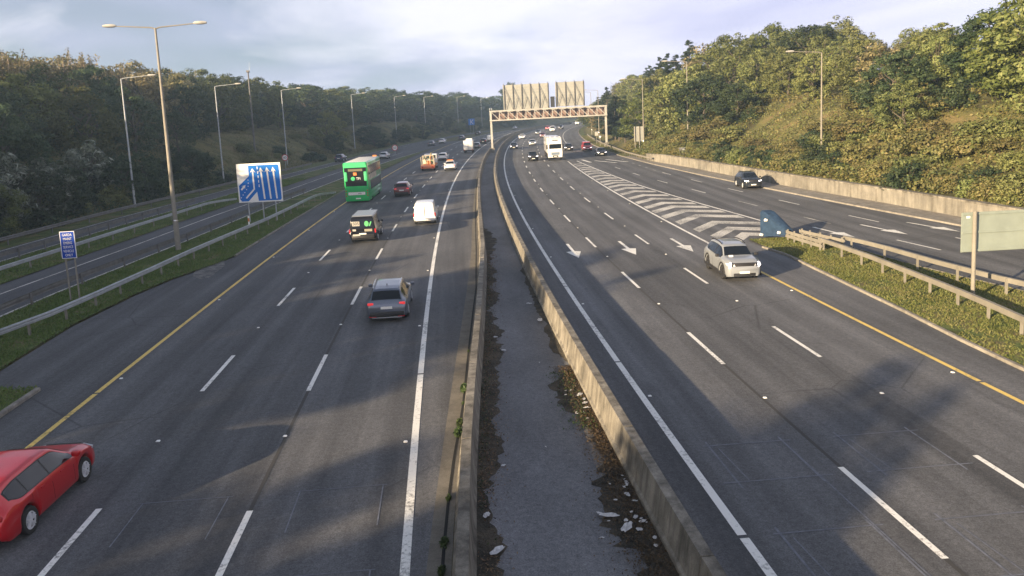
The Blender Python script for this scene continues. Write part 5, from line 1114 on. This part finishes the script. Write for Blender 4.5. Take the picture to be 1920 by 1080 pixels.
def blades(n, fY, fo, ht, base, mt='blade'):
    C = np.zeros((n, 3)); 
    for k in range(n):
        for _ in range(6):
            y = fY(); o = fo(y)
            if noise.noise(Vector((y*.5, o*.9, 3))) + .35*noise.noise(Vector((y*1.7, o*2.2, 8))) > R.uniform(-.8, .15): break
        C[k] = P(y, o, base)
    a = rng.uniform(0, 6.28, n); w = .028*rng.uniform(.6, 1.4, n); h = ht*rng.uniform(.4, 1.3, n); D = np.stack([np.cos(a)*w, np.sin(a)*w, np.zeros(n)], 1)
    T = C + np.stack([rng.normal(0, .06, n), rng.normal(0, .06, n), h], 1); V = np.stack([C - D, C + D, T], 1).reshape(-1, 3)
    me = bpy.data.meshes.new('grass'); me.vertices.add(3*n); me.vertices.foreach_set('co', V.astype('f').ravel()); me.loops.add(3*n); me.loops.foreach_set('vertex_index', np.arange(3*n, dtype='i'))
    me.polygons.add(n); me.polygons.foreach_set('loop_start', np.arange(0, 3*n, 3, dtype='i')); me.polygons.foreach_set('loop_total', np.full(n, 3, 'i')); me.update(calc_edges=True)
    me.materials.append(LM[mt]); o = bpy.data.objects.new('grass', me); COL.objects.link(o); o['kind'] = 'stuff'
blades(70000, lambda: 18 + 62*R.random()**1.3, lambda y: R.uniform(s1in(y) + .3, kerbL(y) + R.uniform(-.35, .06) if y > 27.5 else -14.5), .10, .05, 'lush')
blades(24000, lambda: R.uniform(40, 120), lambda y: R.uniform(s1out(y), s2in(y) + .4), .14, .05, 'lush')
blades(40000, lambda: R.uniform(17, 48.6), lambda y: R.uniform(kerbR(y) + .1, islR(y) - .12), .075, .09)
blades(12000, lambda: R.uniform(137, 235), lambda y: R.uniform(kerbS(y) + .2, bankR(y) + 1), .2, .06)

# ------------------------------------------------------------------ litter and silt in the median, weeds in the drain
def silt(Y0, Y1, inner, wid, seed, wf=None):
    m = MB(); n = int((Y1 - Y0)*6); k = 7; f = fn(inner); s = 1 if wid > 0 else -1; ys = yrange(Y0, Y1, (Y1 - Y0)/n)
    for i, y in enumerate(ys):
        e = min(1, i/5, (len(ys) - 1 - i)/5); wv_ = abs(wid)*(wf(y) if wf else 1)*(.55 + .75*noise.noise(Vector((y*.55, seed, 1))) + .3*noise.noise(Vector((y*2.1, seed, 4))) + .2*noise.noise(Vector((y*6.5, seed, 6))))*e + .03
        for j in range(k): t = j/(k - 1); m.v.append(tuple(P(y, f(y) + s*wv_*t, .008 + .05*(1 - t)**2*(1 + .6*noise.noise(Vector((y*3, t*4, seed)))))))
    for i in range(len(ys) - 1):
        for j in range(k - 1):
            q = (i*k + j, i*k + j + 1, (i + 1)*k + j + 1, (i + 1)*k + j); m.f.append(q if s > 0 else q[::-1]); m.m.append(0)
    m.build('silt', MT['soil'], smooth=True, kind='stuff')
silt(8, 60, lambda y: barL(y) + .2, .85, 1.3)
silt(8, 44, 4.16, -1.25, 7.7, tab([(8, 1), (17, 1.05), (18.6, .55), (20.5, .85), (24, .8), (26, .35), (44, .2)]))
ground_leaves('fallen_leaves', 9000, lambda: R.uniform(10, 26), lambda y: 4.14 - abs(R.gauss(0, .42))*(1.1 if y < 18 else .7), .06, 'fallen', .03, .6, .03)
ground_leaves('fallen_leaves', 5200, lambda: R.uniform(9, 50), lambda y: barL(y) + .24 + abs(R.gauss(0, .32)), .05, 'fallen', .03, .6, .03)
ground_leaves('moss_patches', 900, lambda: R.uniform(20.5, 25.5), lambda y: 4.05 - abs(R.gauss(.2, .3)), .05, 'weed', .04, .6, .03)
ground_leaves('moss_patches', 900, lambda: R.uniform(15, 45), lambda y: barL(y) + .24 + abs(R.gauss(0, .16)), .04, 'green', .04, .6, .03)
def scrap(Y, o, s, label, mt='litter', par=None):
    """a crumpled sheet: rings of points pulled about and raised in folds"""
    m = MB(); sd = R.uniform(0, 99); rot = R.uniform(0, 6.28); n, k = 18, 5; asp = R.uniform(.35, .8); pts = [(0.0, 0.0)]
    for j in range(1, k + 1):
        for i in range(n):
            a = 2*math.pi*i/n; r = j/k*(1 + .38*noise.noise(Vector((math.cos(a)*1.6, math.sin(a)*1.6, sd))) + .16*noise.noise(Vector((math.cos(a)*4, math.sin(a)*4, sd))))
            pts.append((math.cos(a)*r, math.sin(a)*r*asp))
    c_, s_ = math.cos(rot), math.sin(rot)
    for u, v in pts:
        h = .02 + .3*s*abs(noise.noise(Vector((u*2.1, v*3.2, sd + 9)))) + .16*s*abs(noise.noise(Vector((u*7, v*7, sd + 5))))
        m.v.append(tuple(P(Y + (u*s_ + v*c_)*s, o + (u*c_ - v*s_)*s, .055 + h)))
    for i in range(n): m.f.append((0, 1 + i, 1 + (i + 1) % n)); m.m.append(0)
    for j in range(k - 1):
        for i in range(n):
            a, b = 1 + j*n + i, 1 + j*n + (i + 1) % n; m.f.append((a, a + n, b + n, b)); m.m.append(0)
    p = P(Y, o, .03); ob = m.build('plastic_scrap', MT[mt], None, True, origin=p, angle=28, label=label, cat='litter', group='litter in the median'); ob.location = p
gen = 'small pale scrap of litter in the heap against the tan barrier'
scrap(15.2, 3.55, .2, 'largest crumpled white sheet in the litter heap against the tan barrier'); scrap(15.75, 3.3, .2, 'long white plastic shred above the biggest crumpled sheet')
for y, o, s in ((15.4, 3.95, .10), (15.6, 3.84, .09), (15.9, 3.1, .07), (16.3, 4.0, .06), (16.6, 3.92, .08), (17.1, 4.0, .08), (15.1, 3.8, .08), (14.9, 2.95, .06), (15.5, 3.6, .07)): scrap(y, o, s, gen)
for _i in range(26):
    _y = R.choice([R.uniform(14.2, 17.6), R.uniform(14.2, 17.6), R.uniform(21, 24.5)]); scrap(_y, 4.05 - abs(R.gauss(0, .35)), R.uniform(.03, .065), gen if _y < 18 else 'pale twisted scrap among the leaves along the tan barrier')
scrap(32.1, 3.78, .22, 'lone white plastic bag lying by the tan barrier'); scrap(35.1, 3.62, .16, 'small pale scrap just beyond the lone white bag')
for y, o, s in ((22.4, 4.0, .12), (22.0, 3.98, .12), (23.1, 3.95, .13), (22.7, 4.02, .1)): scrap(y, o, s, 'pale twisted scrap among the leaves along the tan barrier')
scrap(14.75, .75, .2, 'crumpled blue-white plastic sheet beside the grey barrier in the foreground'); scrap(16.2, .62, .12, 'small white carton piece beside the grey barrier')
for y, o, s in ((28.2, 1.95, .1), (30, 1.75, .09), (18.6, 1.2, .06)): scrap(y, o, s, 'tiny pale scrap on the silt beside the grey barrier')
scrap(26.5, 3.1, .05, 'tiny pale scrap out on the median tarmac'); scrap(19.5, 2.4, .04, 'tiny pale scrap out on the median tarmac')
for i, (y, s) in enumerate(((28.5, .10), (24.4, .26), (23.2, .1), (21.6, .2), (20.9, .24), (17.2, .14), (15.3, .18), (14.3, .16))):
    n = int(150*s/.15); p = P(y, slot(y), .015); C = sph(n)*np.array([s*.55, s*1.5, s*.75])*rng.uniform(.1, 1, (n, 1))**.7; C[:, 2] = np.abs(C[:, 2])
    me = leafcloud('weed_tuft', C, sph(n) + [0, 0, .6], s*.24, .45, .3); me.materials.append(LM['weed']); o = bpy.data.objects.new('weed_tuft', me); COL.objects.link(o); o.location = p
    sett(o, ['tiny weed farthest along the drain slot', 'round green weed farthest of the large ones in the drain slot', 'sparse weed between two larger ones in the drain slot', 'green weed just beyond the tallest one in the drain slot', 'long green weed halfway along the drain slot', 'small weed alone in the sunlit part of the drain slot', 'green weed casting a long thin shadow in the drain slot', 'green weed in the drain slot at the bottom edge'][i], 'weed', 'weeds growing in the drain slot')

# ------------------------------------------------------------------ air
HAZE = 0.0006
if HAZE:
    hm = bpy.data.materials.new('haze'); hm.use_nodes = True; t = hm.node_tree; t.nodes.clear()
    pv = N(t, 'ShaderNodeVolumePrincipled'); pv.inputs['Color'].default_value = (.52, .73, 1.0, 1); pv.inputs['Density'].default_value = HAZE; pv.inputs['Anisotropy'].default_value = .2
    o_ = N(t, 'ShaderNodeOutputMaterial'); L(t, pv.outputs[0], o_.inputs['Volume'])
    MB().box((-100, 240, 32), (900, 810, 104)).build('haze', hm, kind='stuff')
print('tree labels', {k: v for k, v in counts.items()}, 'objects', len(bpy.data.objects))
